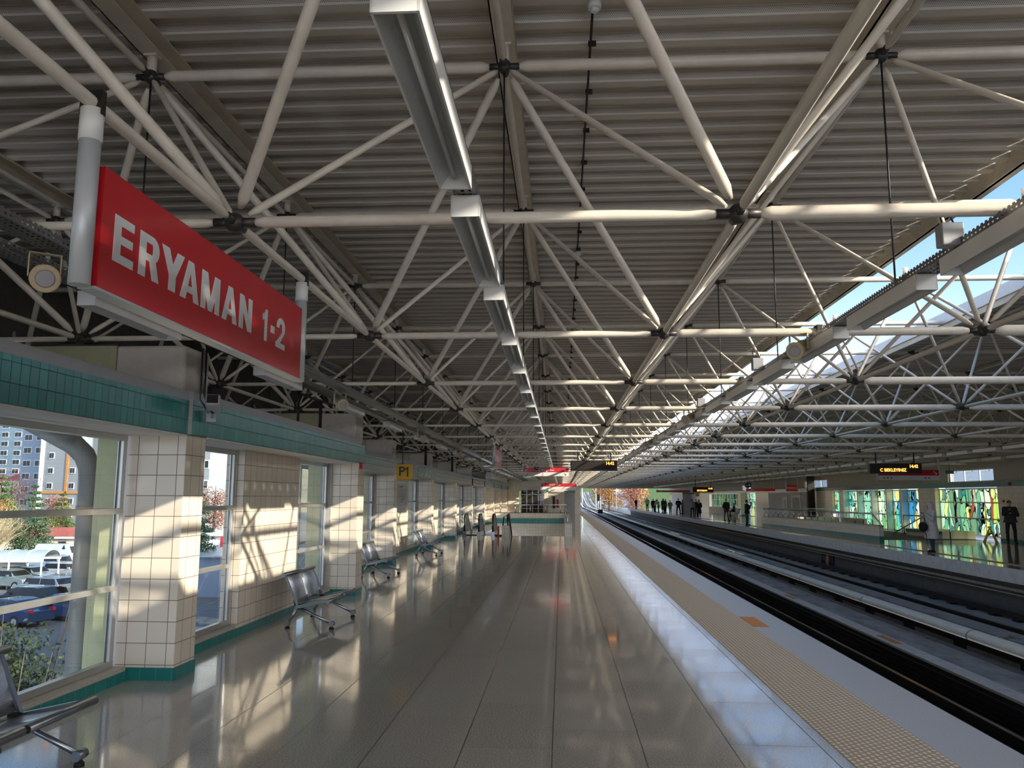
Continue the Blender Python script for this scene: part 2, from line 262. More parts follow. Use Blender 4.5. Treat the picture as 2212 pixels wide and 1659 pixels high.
# ------------------------------------------------------------------ mesh helpers
class MB:
    def __init__(s): s.v = []; s.f = []; s.smooth = []; s.mi = []
    def add(s, vs_, fs, sm=False, mi=0):
        o = len(s.v); s.v += [tuple(p) for p in vs_]
        for f in fs: s.f.append(tuple(o+i for i in f)); s.smooth.append(sm); s.mi.append(mi)
        return s
    def box(s, x0, x1, y0, y1, z0, z1, mi=0):
        p = [(x, y, z) for x in (x0, x1) for y in (y0, y1) for z in (z0, z1)]
        return s.add(p, [(0, 1, 3, 2), (4, 6, 7, 5), (0, 4, 5, 1), (2, 3, 7, 6), (0, 2, 6, 4), (1, 5, 7, 3)], False, mi)
    def obox(s, c, ax, ay, az, mi=0):                                # oriented box, half-axis vectors
        c, ax, ay, az = map(Vector, (c, ax, ay, az))
        p = [c+a*ax+b*ay+d*az for a in (-1, 1) for b in (-1, 1) for d in (-1, 1)]
        return s.add(p, [(0, 1, 3, 2), (4, 6, 7, 5), (0, 4, 5, 1), (2, 3, 7, 6), (0, 2, 6, 4), (1, 5, 7, 3)], False, mi)
    def rings(s, rings, cap=True, sm=True, mi=0):                     # rings: list of list of points
        n = len(rings[0]); vv = [p for r in rings for p in r]; ff = []
        for i in range(len(rings)-1):
            for k in range(n): ff.append((i*n+k, i*n+(k+1) % n, (i+1)*n+(k+1) % n, (i+1)*n+k))
        o = len(s.v); s.add(vv, ff, sm, mi)
        if cap:
            s.f.append(tuple(o+k for k in range(n))[::-1]); s.smooth.append(False); s.mi.append(mi)
            s.f.append(tuple(o+(len(rings)-1)*n+k for k in range(n))); s.smooth.append(False); s.mi.append(mi)
        return s
    def tube(s, pts, r, n=10, cap=True, mi=0, sm=True):               # r: number or list per point
        pts = [Vector(p) for p in pts]
        rr = r if isinstance(r, (list, tuple)) else [r]*len(pts)
        rings = []; ref = None
        for i, p in enumerate(pts):
            d = (pts[min(i+1, len(pts)-1)]-pts[max(i-1, 0)])
            if d.length < 1e-9: d = Vector((0, 0, 1))
            d.normalize()
            if ref is None: ref = Vector((0, 0, 1)) if abs(d.z) < .9 else Vector((1, 0, 0))
            a = d.cross(ref).normalized(); b = d.cross(a).normalized(); ref = -b if False else ref
            rings.append([p+a*math.cos(2*PI*k/n)*rr[i]+b*math.sin(2*PI*k/n)*rr[i] for k in range(n)])
        return s.rings(rings, cap, sm, mi)
    def ball(s, c, rx, ry=None, rz=None, n=12, m=8, mi=0):
        ry = ry or rx; rz = rz or rx; c = Vector(c); rings = []
        for i in range(1, m):
            t = PI*i/m; rings.append([c+Vector((math.cos(2*PI*k/n)*math.sin(t)*rx, math.sin(2*PI*k/n)*math.sin(t)*ry, -math.cos(t)*rz)) for k in range(n)])
        o = len(s.v); s.rings(rings, False, True, mi)
        b = len(s.v); s.v += [tuple(c-Vector((0, 0, rz))), tuple(c+Vector((0, 0, rz)))]
        for k in range(n):
            s.f.append((b, o+(k+1) % n, o+k)); s.f.append((b+1, o+(m-2)*n+k, o+(m-2)*n+(k+1) % n)); s.smooth += [True, True]; s.mi += [mi, mi]
        return s
    def prism(s, poly, ax, t0, t1, mi=0):                             # poly in the plane across axis ax
        def P(a, b, t): return {'x': (t, a, b), 'y': (a, t, b), 'z': (a, b, t)}[ax]
        n = len(poly); v = [P(a, b, t0) for a, b in poly]+[P(a, b, t1) for a, b in poly]
        return s.add(v, [tuple(range(n))[::-1], tuple(range(n, 2*n))]+[(i, (i+1) % n, n+(i+1) % n, n+i) for i in range(n)], False, mi)
    def xf(s, mtx): s.v = [tuple(mtx @ Vector(p)) for p in s.v]; return s
    def mesh(s, name, mats):
        me = bpy.data.meshes.new(name); me.from_pydata(s.v, [], s.f); me.polygons.foreach_set('use_smooth', s.smooth)
        for m in (mats if isinstance(mats, (list, tuple)) else [mats]): me.materials.append(MT[m] if isinstance(m, str) else m)
        if any(s.mi): me.polygons.foreach_set('material_index', s.mi)
        me.update(); return me
    def build(s, name, mats, parent=None, **kw):
        o = bpy.data.objects.new(name, s.mesh(name, mats)); C.objects.link(o)
        if parent: o.parent = parent
        return tag(o, **kw)
def tag(o, label=None, cat=None, group=None, kind=None):
    if label: o['label'] = label
    if cat: o['category'] = cat
    if group: o['group'] = group
    if kind: o['kind'] = kind
    return o
def empty(name, loc, label, cat, group=None, rz=0, kind=None):
    o = bpy.data.objects.new(name, None); C.objects.link(o); o.location = loc; o.rotation_euler.z = rz; o.empty_display_size = .1
    return tag(o, label, cat, group, kind)
def dup(o, loc, label=None, group=None, rz=None, parent=None):
    kids = [c for c in KIDS.get(o.name, [])] if o.name in KIDS else list(o.children)
    c = o.copy(); C.objects.link(c)
    if loc is not None: c.location = loc
    if rz is not None: c.rotation_euler.z = rz
    if parent: c.parent = parent
    if label: c['label'] = label
    if group: c['group'] = group
    for k in kids: dup(k, None, parent=c)
    return c
KIDS = {}
ORD = ['nearest', 'second', 'third', 'fourth', 'fifth', 'sixth', 'seventh', 'eighth', 'ninth', 'tenth', 'eleventh', 'twelfth', 'thirteenth', 'fourteenth', 'fifteenth', 'sixteenth']
def bevel(o, w=.01, seg=2):
    m = o.modifiers.new('bevel', 'BEVEL'); m.width = w; m.segments = seg; m.limit_method = 'ANGLE'; return o
def text(body, size, mat_, parent, mtx, name='lettering', off=0, sx=1, ext=.004, align='CENTER', label=None, sp=1.0):
    cu = bpy.data.curves.new('t', 'FONT'); cu.body = body; cu.size = size; cu.extrude = ext; cu.offset = off; cu.align_x = align; cu.align_y = 'CENTER'; cu.space_character = sp
    cu.resolution_u = 3
    to = bpy.data.objects.new('t', cu); C.objects.link(to); bpy.context.view_layer.update()
    me = bpy.data.meshes.new_from_object(to.evaluated_get(bpy.context.evaluated_depsgraph_get())); bpy.data.objects.remove(to)
    me.transform(Matrix.Diagonal((sx, 1, 1, 1))); me.transform(mtx)
    me.materials.clear(); me.materials.append(MT[mat_] if isinstance(mat_, str) else mat_)
    o = bpy.data.objects.new(name, me); C.objects.link(o); o.parent = parent
    if label: o['label'] = label
    return o
def face_minus_y(x, y, z): return Matrix.Translation((x, y, z)) @ Matrix.Rotation(PI/2, 4, 'X')
def face_plus_x(x, y, z): return Matrix.Translation((x, y, z)) @ Matrix.Rotation(PI/2, 4, 'Z') @ Matrix.Rotation(PI/2, 4, 'X')
def face_minus_x(x, y, z): return Matrix.Translation((x, y, z)) @ Matrix.Rotation(-PI/2, 4, 'Z') @ Matrix.Rotation(PI/2, 4, 'X')
STR = 'structure'

# ------------------------------------------------------------------ platforms and pit
Y0, Y1 = -12, 150
b = MB(); TH = -.38
b.box(-4.62, 2.03, Y0, 15.5, TH, 0); b.box(-5.45, 2.03, 15.5, 39.9, TH, 0); b.box(-5.45, -4.9, 39.9, 60.26, TH, 0); b.box(.21, 2.03, 40, 60.26, TH, 0); b.box(-6.0, 2.03, 60.26, Y1, TH, 0)
b.build('floor', 'floor', kind=STR)
MB().box(2.76, 3.35, Y0, Y1, TH, 0).build('trim_1', 'granite', kind=STR)
tag(MB().box(2.03, 2.76, Y0, Y1, TH, .004).build('tactile_paving', 'tact'), 'beige studded tactile paving strip along the near platform edge', 'tactile paving')
for i, (y, l) in enumerate(((12.35, 1.0),)):
    tag(MB().box(2.77, 3.0, y, y+l, .0, .003).build('floor_marking', 'orange'), 'worn orange rectangle painted beside the tactile strip', 'floor marking')
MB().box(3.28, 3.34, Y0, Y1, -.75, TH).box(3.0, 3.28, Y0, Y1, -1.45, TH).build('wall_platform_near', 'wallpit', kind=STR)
b = MB(); b.box(12.95, 19.9, Y0, Y1, TH, 0).box(12.05, 12.62, Y0, Y1, TH, 0); b.build('floor_opposite', 'floor', kind=STR)
tag(MB().box(12.62, 12.95, Y0, Y1, TH, .004).build('tactile_paving', 'tan'), 'tan tactile strip along the opposite platform edge', 'tactile paving')
MB().box(12.0, 12.05, Y0, Y1, -.38, .002).build('trim_2', 'conc_lt', kind=STR)
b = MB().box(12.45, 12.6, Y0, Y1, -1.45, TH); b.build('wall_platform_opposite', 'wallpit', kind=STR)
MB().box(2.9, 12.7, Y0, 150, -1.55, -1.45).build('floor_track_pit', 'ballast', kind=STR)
# cable trays under the opposite platform, panel of cables
tag(MB().box(12.28, 12.45, Y0, Y1, -.62, -.58).box(12.26, 12.28, Y0, Y1, -.64, -.56).box(12.32, 12.45, Y0, Y1, -.75, -.72).build('cable_ledge', 'conc'), 'long grey cable ledge under the lip of the opposite platform', 'cable ledge')
pn = empty('cable_riser', (12.43, 39.6, -1.4), 'bundle of blue and orange cables running down the pit wall', 'cable riser')
for i, m in enumerate(['navy', 'navy', 'black', 'orange', 'orange', 'black', 'navy', 'black']):
    MB().tube([(-.02, i*.22-.8, .62), (-.05, i*.22-.82, .3), (-.03, i*.22-.78, 0)], .05, 8).build('cable', m, pn)

# ------------------------------------------------------------------ rails and pit furniture (straight, then climbing out of the station)
def zt(y): return 0 if y < 250 else .9*((y-250)/40)**2
YS = [Y0, 60, 150, 200, 250, 270, 290, 310, 330, 350]
def strip(name, mats, x0, x1, z0, z1, ys=YS, mi=0, mb=None):
    b = mb or MB(); rings = [[(x0, y, z0+zt(y)), (x1, y, z0+zt(y)), (x1, y, z1+zt(y)), (x0, y, z1+zt(y))] for y in ys]
    b.rings(rings, True, False, mi); return b
def rail(x, label):
    r = empty('rail', (0, 0, 0), label, 'rail')
    b = strip('', '', x-.065, x+.065, -1.22, -1.205); strip('', '', x-.012, x+.012, -1.205, -1.09, mb=b); strip('', '', x-.034, x+.034, -1.09, -1.058, mb=b)
    b.build('rail_web', 'railside', r)
    strip('', '', x-.03, x+.03, -1.058, -1.05).build('rail_head', 'railtop', r, label='polished steel running surface')
    b = MB()
    for k in range(60):
        y = -2+k*1.2; b.box(x-.17, x+.17, y, y+.28, -1.26, -1.215)
    b.build('clip', 'black', r, kind='stuff')
rail(4.15, 'running rail hidden closest under the near platform edge'); rail(5.6, 'polished running rail showing as a thin bright line beside the near platform')
rail(10.28, 'dark running rail between the grey beam and the smooth strip of the far track'); rail(11.72, 'dark running rail nearest the opposite platform wall')
def beam(name, mats, x0, x1, z0, z1, label, cat, ys=YS): return strip('', '', x0, x1, z0, z1, ys).build(name, mats, label=label, cat=cat)
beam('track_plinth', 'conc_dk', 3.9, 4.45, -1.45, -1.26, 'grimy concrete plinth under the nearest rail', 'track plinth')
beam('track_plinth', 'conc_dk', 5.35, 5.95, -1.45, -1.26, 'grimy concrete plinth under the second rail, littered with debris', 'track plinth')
beam('track_plinth', 'conc', 10.0, 10.55, -1.45, -1.26, 'concrete plinth under the third rail from the camera', 'track plinth')
beam('track_plinth', 'conc', 10.9, 12.3, -1.45, -1.27, 'smooth grey plinth at the foot of the far pit wall', 'track plinth')
# central cable duct: ribbed dark side, pale lid with orange marks
du = empty('cable_duct', (0, 0, 0), 'long cable duct with dark ribbed side and pale lid between the tracks', 'cable duct')
b = strip('', '', 6.44, 6.5, -1.42, -1.03)
for k in range(4): strip('', '', 6.41, 6.44, -1.40+k*.09, -1.37+k*.09, mb=b)
b.build('ribbed_side', 'railside', du); strip('', '', 6.45, 6.76, -1.03, -.99).build('duct_lid', 'conc_lt', du)
for y in (6.2, 10.2, 17.0, 24.2, 33):
    MB().box(6.56, 6.70, y, y+1.0, -.99, -.985).build('orange_mark', 'orange', du)
b = MB(); yy = Y0
while yy < 100:
    b.box(6.78, 7.5, yy, yy+.58, -1.06, -1.01+random.uniform(-.008, .008)); yy += .6
b.box(6.78, 7.5, 100, 150, -1.06, -1.01)
b.build('walkway_planks', 'plank', label='grey slab walkway laid in short planks between the two tracks', cat='walkway')
b = MB()
for k in range(45): b.box(7.9, 8.15, -1+k*1.5, -1+k*1.5+.5, -1.26, -1.2)
strip('', '', 7.52, 7.9, -1.45, -1.08, mb=b); b.build('kerb_beam', 'brown', label='brown grimy kerb beam between the walkway and the white power rail', cat='kerb beam')
tr = empty('power_rail', (0, 0, 0), 'power rail under a long cream cover in the middle of the pit', 'power rail')
ring = lambda y: [(8.56+.17*math.cos(t), y, -.99+.13*math.sin(t)+zt(y)) for t in [PI*(-.15)+PI*1.3*i/10 for i in range(11)]]
MB().rings([ring(y) for y in YS], True, True).build('cover', 'cover', tr)
strip('', '', 8.5, 8.62, -1.2, -1.05).build('conductor', 'railside', tr)
for k in range(40):
    y = 3.0+k*2.6
    MB().box(8.46, 8.66, y, y+.16, -1.45, -1.12).tube([(8.56, y+.08, -1.2), (8.56, y+.08, -1.08)], .09, 8).build('insulator', 'black', tr)
for y in (8.0, 12.2, 18, 24, 30):
    MB().rings([[(8.56+.175*math.cos(t), yy_, -.99+.135*math.sin(t)) for t in [PI*(-.15)+PI*1.3*i/10 for i in range(11)]] for yy_ in (y, y+.05)]).build('cover_joint', 'conc', tr)
beam('kerb_beam', 'brown', 8.95, 9.2, -1.45, -1.08, 'narrow brown beam behind the cream power rail cover', 'kerb beam')
b = MB(); yy = Y0
while yy < 90:
    b.box(9.25, 9.85, yy, yy+2.9, -1.45, -1.04); b.box(9.55, 9.85, yy+2.9, yy+3.4, -1.45, -1.04); yy += 3.4
b.box(9.25, 9.85, 90, 150, -1.45, -1.04)
b.build('notched_beam', 'conc', label='pale concrete beam with square notches along the far track', cat='concrete beam')
for i, (x, y, s, l) in enumerate(((5.95, 9.5, .22, 'small dark junction box lying beside the second rail'), (5.9, 7.2, .2, 'cone shaped fitting on the pit floor opposite the tactile strip'), (11.3, 14.6, .13, 'little grey box on the far plinth with a loose wire'))):
    bevel(MB().box(x, x+s, y, y+s*1.6, -1.45 if i < 2 else -1.27, -1.3+.12*i if i < 2 else -1.2).build('track_box', 'conc', label=l, cat='track box'), .02)

# ------------------------------------------------------------------ ceiling decks
def deck(name, x0, x1, y0, y1, z):
    P = .35; prof = [(0, 0), (.10, 0), (.135, .09), (.20, .09), (.215, .075), (.23, .09), (.31, .09), (.345, 0)]
    ys, zs = [], []
    n = int((y1-y0)/P)
    for i in range(n):
        for a, h in prof: ys.append(y0+i*P+a); zs.append(z+h)
    b = MB(); v = []; f = []
    for y, h in zip(ys, zs): v += [(x0, y, h), (x1, y, h)]
    for i in range(len(ys)-1): f.append((2*i, 2*i+2, 2*i+3, 2*i+1))
    b.add(v, f); o = len(b.v)
    b.box(x0, x1, y0, y1, z+.12, z+.16)
    return b.build(name, 'deck', kind=STR)
ZD = 5.90
deck('ceiling', -12.5, 5.40, -25, 152, ZD); deck('ceiling_right', 8.15, 24, -25, 152, 5.62)
def roof_beam(x, label, x2=.09, z0=5.71):
    b = MB(); ZD = 5.90 if x < 6 else 5.70; z0 = 5.71 if x < 6 else 5.58; b.box(x-x2, x+x2, -25, 152, z0, z0+.012).box(x-x2, x-x2+.012, -25, 152, z0, ZD-.002).box(x-x2, x+x2, -25, 152, ZD-.014, ZD-.002)
    for k in range(-3, 41): b.box(x-.06, x+.06, 6.51+3.576*k-.05, 6.51+3.576*k+.05, z0-.02, z0)
    b.build('roof_beam', 'paint_dk', label=label, cat='roof beam')
SX = 3.15
UX = [-9.89, -6.74, -3.59, -.47, 2.68, 5.80, 8.89, 12.0, 15.2, 18.4]; LX = [-8.32, -5.17, -2.01, 1.06, 4.24, 7.42, 10.63, 13.8, 16.95, 20.1]
NL = ['fourth roof beam left of the lamp row, beyond the wall', 'ivory roof beam over the left wall, running away beyond the red sign', 'ivory roof beam directly left of the central lamp row, behind the red sign',
      'ivory roof beam right above the central lamp row', 'ivory roof beam over the tactile strip', None, None, 'roof beam nearest the opposite platform edge', 'roof beam over the middle of the opposite platform', 'roof beam over the opposite wall']
for x, l in zip(UX, NL):
    if l: roof_beam(x, l)
# edge beams of the open slot
MB().box(5.40, 5.46, -25, 152, 5.76, 5.98).box(5.42, 5.54, -25, 152, 5.76, 5.775).build('roof_edge_beam', 'paint_dk', label='ivory edge beam of the near roof along the open sky slot', cat='roof edge beam')
MB().box(8.04, 8.12, -25, 152, 5.36, 5.48).build('roof_edge_beam', 'paint_dk', label='ivory edge beam of the opposite roof along the open sky slot', cat='roof edge beam')
MB().box(8.0, 8.13, -25, 152, 5.48, 5.70).build('gutter_fascia', 'white', label='pale gutter fascia above the far side of the sky slot', cat='gutter')
MB().box(-12.6, -12.5, -25, 152, 5.3, 6.05).build('wall_roof_fascia', 'conc', kind=STR)
# cladding behind the left truss (below deck, outside the wall)
b = MB()
for k in range(240): b.box(-9.2, -9.15 if k % 2 else -9.12, -20+k*.7, -20+k*.7+.7, 3.5, ZD)
b.box(-9.2, -6.75, -20, 148, 3.06, 3.12); b.build('wall_left_cladding_and_blocker', 'wallpit', kind=STR)  # flat slab added out of view, blocks ground bounce onto the left deck

# ------------------------------------------------------------------ space frame
ZL, ZU, SY = 3.53, 5.51, 3.576
YL = [4.73+SY*(j-4) for j in range(0, 44)]; YU = [6.51+SY*(k-4) for k in range(0, 43)]
sf = empty('space_frame', (0, 0, 0), 'ivory tubular space frame with dark joints carrying the whole station roof', 'space frame')
Lc = np.array([0, 0, CAMH]); fwn = np.array(fwv); rn = np.array(rv); un = np.array(uv)
def pxs(a, b, r):
    best = 0
    for t in (.1, .3, .5, .7, .9):
        p = np.array(a)*(1-t)+np.array(b)*t-Lc; d = p @ fwn
        if d < .3: continue
        x = 1106+fpx*(p @ rn)/d; y = 829.5-fpx*(p @ un)/d
        if 0 < x < 2212 and 0 < y < 1659: best = max(best, 2*r*fpx/d)
    L = np.linalg.norm(np.array(a)-np.array(b)); return best*best*L
def chord_tube(b, p, q, r, n=10):
    p, q = Vector(p), Vector(q); d = (q-p).normalized(); e = min(.12+r, .2)
    pts = [p+d*.07, p+d*.11, p+d*.11, p+d*(.11+e*.5), q-d*(.11+e*.5), q-d*.11, q-d*.11, q-d*.07]
    return b.tube(pts[2:6], [r*.45, r, r, r*.45][:4], n)
items = dict(bottom_chord=[], top_chord=[], diagonal_tube=[], joint=[])
def rch(x): return .056 if x > 4 else (.043 if x > 1 else (.036 if x > -2.1 else .028))
for j, y in enumerate(YL):
    for i, x in enumerate(LX):
        items['joint'].append(((x, y, ZL), None, .075))
        if i+1 < len(LX): items['bottom_chord'].append(((x, y, ZL), (LX[i+1], y, ZL), rch(x)))
        if j+1 < len(YL): items['bottom_chord'].append(((x, y, ZL), (x, YL[j+1], ZL), .030 if x < 1 else .031))
for k, y in enumerate(YU):
    for i, x in enumerate(UX):
        items['joint'].append(((x, y, ZU), None, .075))
        if i+1 < len(UX): items['top_chord'].append(((x, y, ZU), (UX[i+1], y, ZU), .048))
        if k+1 < len(YU): items['top_chord'].append(((x, y, ZU), (x, YU[k+1], ZU), .032))
        for li in (i-1, i):
            if 0 <= li < len(LX):
                for lj in (k, k+1):
                    if lj < len(YL):
                        r = .037 if (x < 0 and lj > k) else .026
                        items['diagonal_tube'].append(((LX[li], YL[lj], ZL), (x, y, ZU), r))
for nm, L in items.items():
    keyed = sorted(L, key=lambda t: -pxs(t[0], t[1] or t[0], t[2]) if t[1] else -pxs(t[0], (t[0][0]+.1, t[0][1], t[0][2]), .075))
    far = MB()
    for n_, (p, q, r) in enumerate(keyed):
        b = MB() if n_ < 98 else far
        if q is None:
            b.ball(p, .062, n=8 if n_ >= 98 else 12, m=6)
            for dx, dy, dz in ((1, 0, 0), (-1, 0, 0), (0, 1, 0), (0, -1, 0)): b.tube([p, (p[0]+dx*.13, p[1]+dy*.13, p[2])], .03, 6)
        else: chord_tube(b, p, q, r, 12 if n_ < 98 else 7)
        if n_ < 98: b.build(nm, 'node' if nm == 'joint' else 'paint', sf)
    far.build(nm, 'node' if nm == 'joint' else 'paint', sf, kind='stuff')
# short stub posts joining frame and beams
b = MB()
for x in UX:
    for y in YU: b.tube([(x, y, ZU+.05), (x, y, 5.70 if x < 6 else 5.575)], .045, 8)
b.build('stub_post', 'paint', sf, kind='stuff')
# ------------------------------------------------------------------ left wall
PY = [8.35+7.15*i for i in range(-1, 16)]                            # pillar south faces
def front(i): return [-3.95, -3.95, -3.90, -4.68, -4.75, -4.80, -4.85, -4.85][min(i, 7)]
wl = MB()
ORDP = ['', 'the one nearest the camera beside the big window', 'second from the camera, beside the first whole bench', 'third from the camera, behind the yellow sign', 'fourth from the camera, just beyond the route map', 'fifth from the camera, before the escalator']
panes = 0
wn_ = 0
for i in range(0, 13):
    ya = (PY[i]+.47) if i else 1.2; yb = PY[i+1] if i < len(PY)-1 else PY[i]+7.15
    xf = front(i+1) if i+1 < 8 else -4.85
    xg = xf-.60
    if i == 5: xf, xg = -4.85, -5.4
    # lintel beam, teal face and coping
    wl.box(xg-.15, xf, ya-.47, yb+.0, 2.5, 2.86)
    if i < 12:
        MB().box(xf, xf+.006, ya-.47, yb+.47, 2.5, 2.86).build('trim_3', 'teal', kind=STR)
        MB().box(xg-.2, xf-.0, ya-.47, yb+.12, 2.86, 2.96).build('trim_4', 'coping', kind=STR)
        MB().box(xg-.13, xf-.004, ya, yb, 2.485, 2.5).build('trim_5', 'soffit', kind=STR)
    wl.box(-6.8, xg-.15, ya+.22, yb, 2.98, 3.04)  # unseen slab added behind each bay to stop light rising from the ground
    # glazing openings in this bay
    if i == 0: ops = [(2.0, yb-.10)]
    else: ops = [(ya+.08, ya+2.2), (yb-2.10, yb-.06)]
    for (wa, wb) in ops:
        if i > 6: continue
        wn_ += 1
        wo = empty('window_%d' % wn_, (xg, wa, 0), None, None, kind=STR)
        fr = MB()
        for (z0, z1) in ((.14, .21), (.90, .955), (1.67, 1.73), (2.42, 2.5)): fr.box(-.05, .02, 0, wb-wa, z0, z1)
        fr.box(-.05, .018, 0, .07, .14, 2.5).box(-.05, .018, wb-wa-.07, wb-wa, .14, 2.5)
        if i == 0: fr.box(-.05, .018, 3.1, 3.17, .14, 2.5)
        bevel(fr.build('window_frame', 'alu', wo), .004, 1)
        MB().box(-.02, -.008, .07, wb-wa-.07, .21, 2.42).build('glass_pane', 'glass', wo)
        MB().box(-.03, -.021, .07, .085, .21, 2.42).box(-.03, -.021, wb-wa-.085, wb-wa-.07, .21, 2.42).build('gasket', 'alu_dk', wo)
        MB().box(-.08, .12, -.08 if i else 0, wb-wa+.06, .095, .14).build('window_sill', 'terrazzo', wo)
        wl.box(xg-.12, xg+.10, wa, wb, -.4, .095)
    # solid pier between windows
    if i > 0:
        a, b2 = ya+2.2, yb-2.10
        if i > 6: a, b2 = ya, yb
        MB().box(xg-.12, xg+.13, a, b2, .0, 2.5).build('wall_left_pier', 'tile', kind=STR)
        wl.box(xg-.12, xg+.1, ya-.0, ya+.08, 0, 2.5).box(xg-.12, xg+.1, yb-.06, yb, 0, 2.5)
    MB().box(xg+.10, xg+.14, ya, yb, -.01, .10).build('baseboard_left', 'teal_base', kind=STR)
wl.build('wall_left', 'conc', kind=STR)
MB().box(-6.8, -4.5, -12, .7, 2.98, 3.04).box(-4.75, -4.5, -12, .7, 0, 2.9).build('wall_left_rear', 'tile', kind=STR)  # rear wall, plus an added flat slab keeping ground light off the ceiling
for i in range(1, 13):
    y = PY[i]; xf = front(i)
    lab = 'cream tiled pillar with teal skirting, '+(ORDP[i] if i < len(ORDP) else 'small and distant, beyond the escalators')
    p = empty('tiled_pillar', (xf, y, 0), lab, 'pillar', 'tiled pillars along the left wall')
    if i in (5, ) and False: continue
    bevel(MB().box(-.62, 0, 0, .47, 0, 2.5).build('shaft', 'tile', p), .004, 1)
    MB().box(-.60, .012, -.012, .48, 0, .125).build('skirting', 'teal_base', p)
    MB().box(-.72, -.60, .02, .5, -.2, 2.9).build('outer_edge', 'soffit', p); MB().box(-1.0, -.72, .06, .5, -.2, 2.9).build('outer_fin', 'plaster_green', p, label='yellow green outdoor end of the pillar')
    if i < 7:
        q = MB(); q.box(-.86, -.09, .05, .66, 2.9, 3.47)
        bo = empty('concrete_block', (xf, y, 0), 'rough plaster block under the space frame above the '+['', 'nearest', 'second', 'third', 'fourth', 'fifth', 'sixth'][i]+' tiled pillar', 'concrete block', 'plaster blocks on the left wall')
        bevel(q.build('block_front', 'plaster', bo), .03, 2)
        MB().box(-1.8, -.86, .05, .64, 2.9, 3.47).build('block_back', 'plaster_green', bo, label='green tinted rear half')
        MB().box(-1.55, -.9, .1, .5, 3.47, 3.52).tube([(-1.2, .0, 3.50), (-1.2, .0, 3.53)], .1, 8).build('bearing_plate', 'node', bo)
# door recess and screen walls beyond y=44
# upper far-left pale wall continuing
MB().box(-5.4, -5.0, 58, 75, 2.96, 3.6).build('wall_left_upper', 'soffit', kind=STR)

# downpipe, outside the big window
dp = MB().tube([(-5.06, 8.5, -4.9), (-5.06, 8.5, 2.0), (-5.075, 8.49, 2.16), (-5.12, 8.46, 2.29), (-5.2, 8.38, 2.40), (-5.45, 8.1, 2.60), (-5.9, 7.7, 2.9)], .11, 16)
o = dp.build('downpipe', 'pipe', label='thick grey rain downpipe bending outside the big window', cat='downpipe')
MB().tube([(-5.06, 8.5, 1.7), (-5.06, 8.5, 1.75)], .122, 16).build('pipe_collar', 'pipe', o)

# ------------------------------------------------------------------ stairwell, escalators, far end of the near platform
MB().box(-4.9, .5, 59.97, 60.25, -4, .34).build('wall_stairwell_end', 'tile_small', kind=STR)
pw = empty('parapet', (0, 60, 0), 'tiled parapet with teal band and rail across the far end of the stairwell', 'parapet')
MB().box(-4.9, .5, -.01, .2, .34, .72).build('parapet_wall', 'tile_small', pw); MB().box(-4.92, .5, -.03, .22, .72, .76).build('capping', 'black', pw)
MB().box(-4.9, .16, -.08, -.04, -.02, .34).build('teal_band', 'teal', pw)
b = MB().tube([(-4.6, .05, 1.32), (.35, .05, 1.32)], .035, 8)
b.tube([(-4.6, .05, 1.05), (.35, .05, 1.05)], .012, 6)
b.build('handrail', 'chrome', pw)
for x in (-4.5, -3.4, -2.3, -1.2, -.1): MB().tube([(x, .05, .76), (x, .05, 1.32)], .03, 8).build('baluster', 'chrome', pw)
MB().box(-4.9, .16, 39.9, 40, -4, -.001).build('wall_stairwell_near', 'tile_small', kind=STR)
MB().box(.16, .2, 40, 60, -4, -.001).build('wall_stairwell_side', 'tile_small', kind=STR)
pw = empty('parapet', (.16, 39.6, 0), 'low tiled parapet with sloping steel rail along the right side of the stairwell', 'parapet')
MB().box(0, .33, 0, 20.4, 0, .62).build('parapet_wall', 'tile_small', pw); MB().box(-.02, .35, -.02, 20.4, .62, .66).build('capping', 'terrazzo', pw)
MB().tube([(.1, .15, .66), (.1, .9, 1.1), (.1, 20.3, 1.1)], .03, 8).build('handrail', 'chrome', pw)
for k in range(9): MB().tube([(.1, 1.0+2.4*k, .66), (.1, 1.0+2.4*k, 1.1)], .02, 6).build('baluster', 'chrome', pw)
# landing slabs inside the well
MB().box(-4.9, .16, 40, 60, -4.1, -4).build('floor_lower_hall', 'floor', kind=STR)
def escalator(x0, x1, label):
    e = empty('escalator', (0, 40.1, 0), label, 'escalator')
    st = MB()
    for k in range(12): st.box(x0+.12, x1-.12, 1.0+k*.42, 1.42+k*.42, -.25*k-.3, -.25*k-.02)
    st.box(x0+.1, x1-.1, -.2, 1.0, -.05, .01); st.build('steps', 'railside', e)
    for x in (x0, x1):
        pr = [(-.25, .0), (-.3, .62), (-.22, .84), (-.05, .93), (.8, .95), (6.5, -2.3), (6.5, -3.3), (1.3, -.1)]
        MB().prism(pr, 'x', x-.03, x+.03).build('balustrade', 'darkmetal', e)
        MB().tube([(x, .1, .08), (x, -.27, .1), (x, -.36, .45), (x, -.33, .75), (x, -.2, .94), (x, 0, 1.01), (x, .85, 1.03), (x, 6.5, -2.2)], .045, 8).build('handrail', 'black', e)
        MB().box(x-.09, x+.09, -.35, 1.2, 0, .2).build('skirt', 'chrome', e)
    return e
escalator(-4.72, -4.02, 'black railed escalator nearest the left wall'); escalator(-3.34, -2.62, 'black railed escalator beside the tiled newel box')
nb = empty('newel_box', (-2.75, 39.7, 0), 'small tiled newel box with a bent black rail at the head of the stairs', 'newel box')
MB().box(-.14, .22, 0, .5, 0, .5).build('box_body', 'tile_small', nb); MB().tube([(-.1, .1, .5), (-.05, .1, .92), (.1, .1, .98), (.2, .1, .9), (.33, .15, 0)], .03, 8).build('bent_rail', 'black', nb)
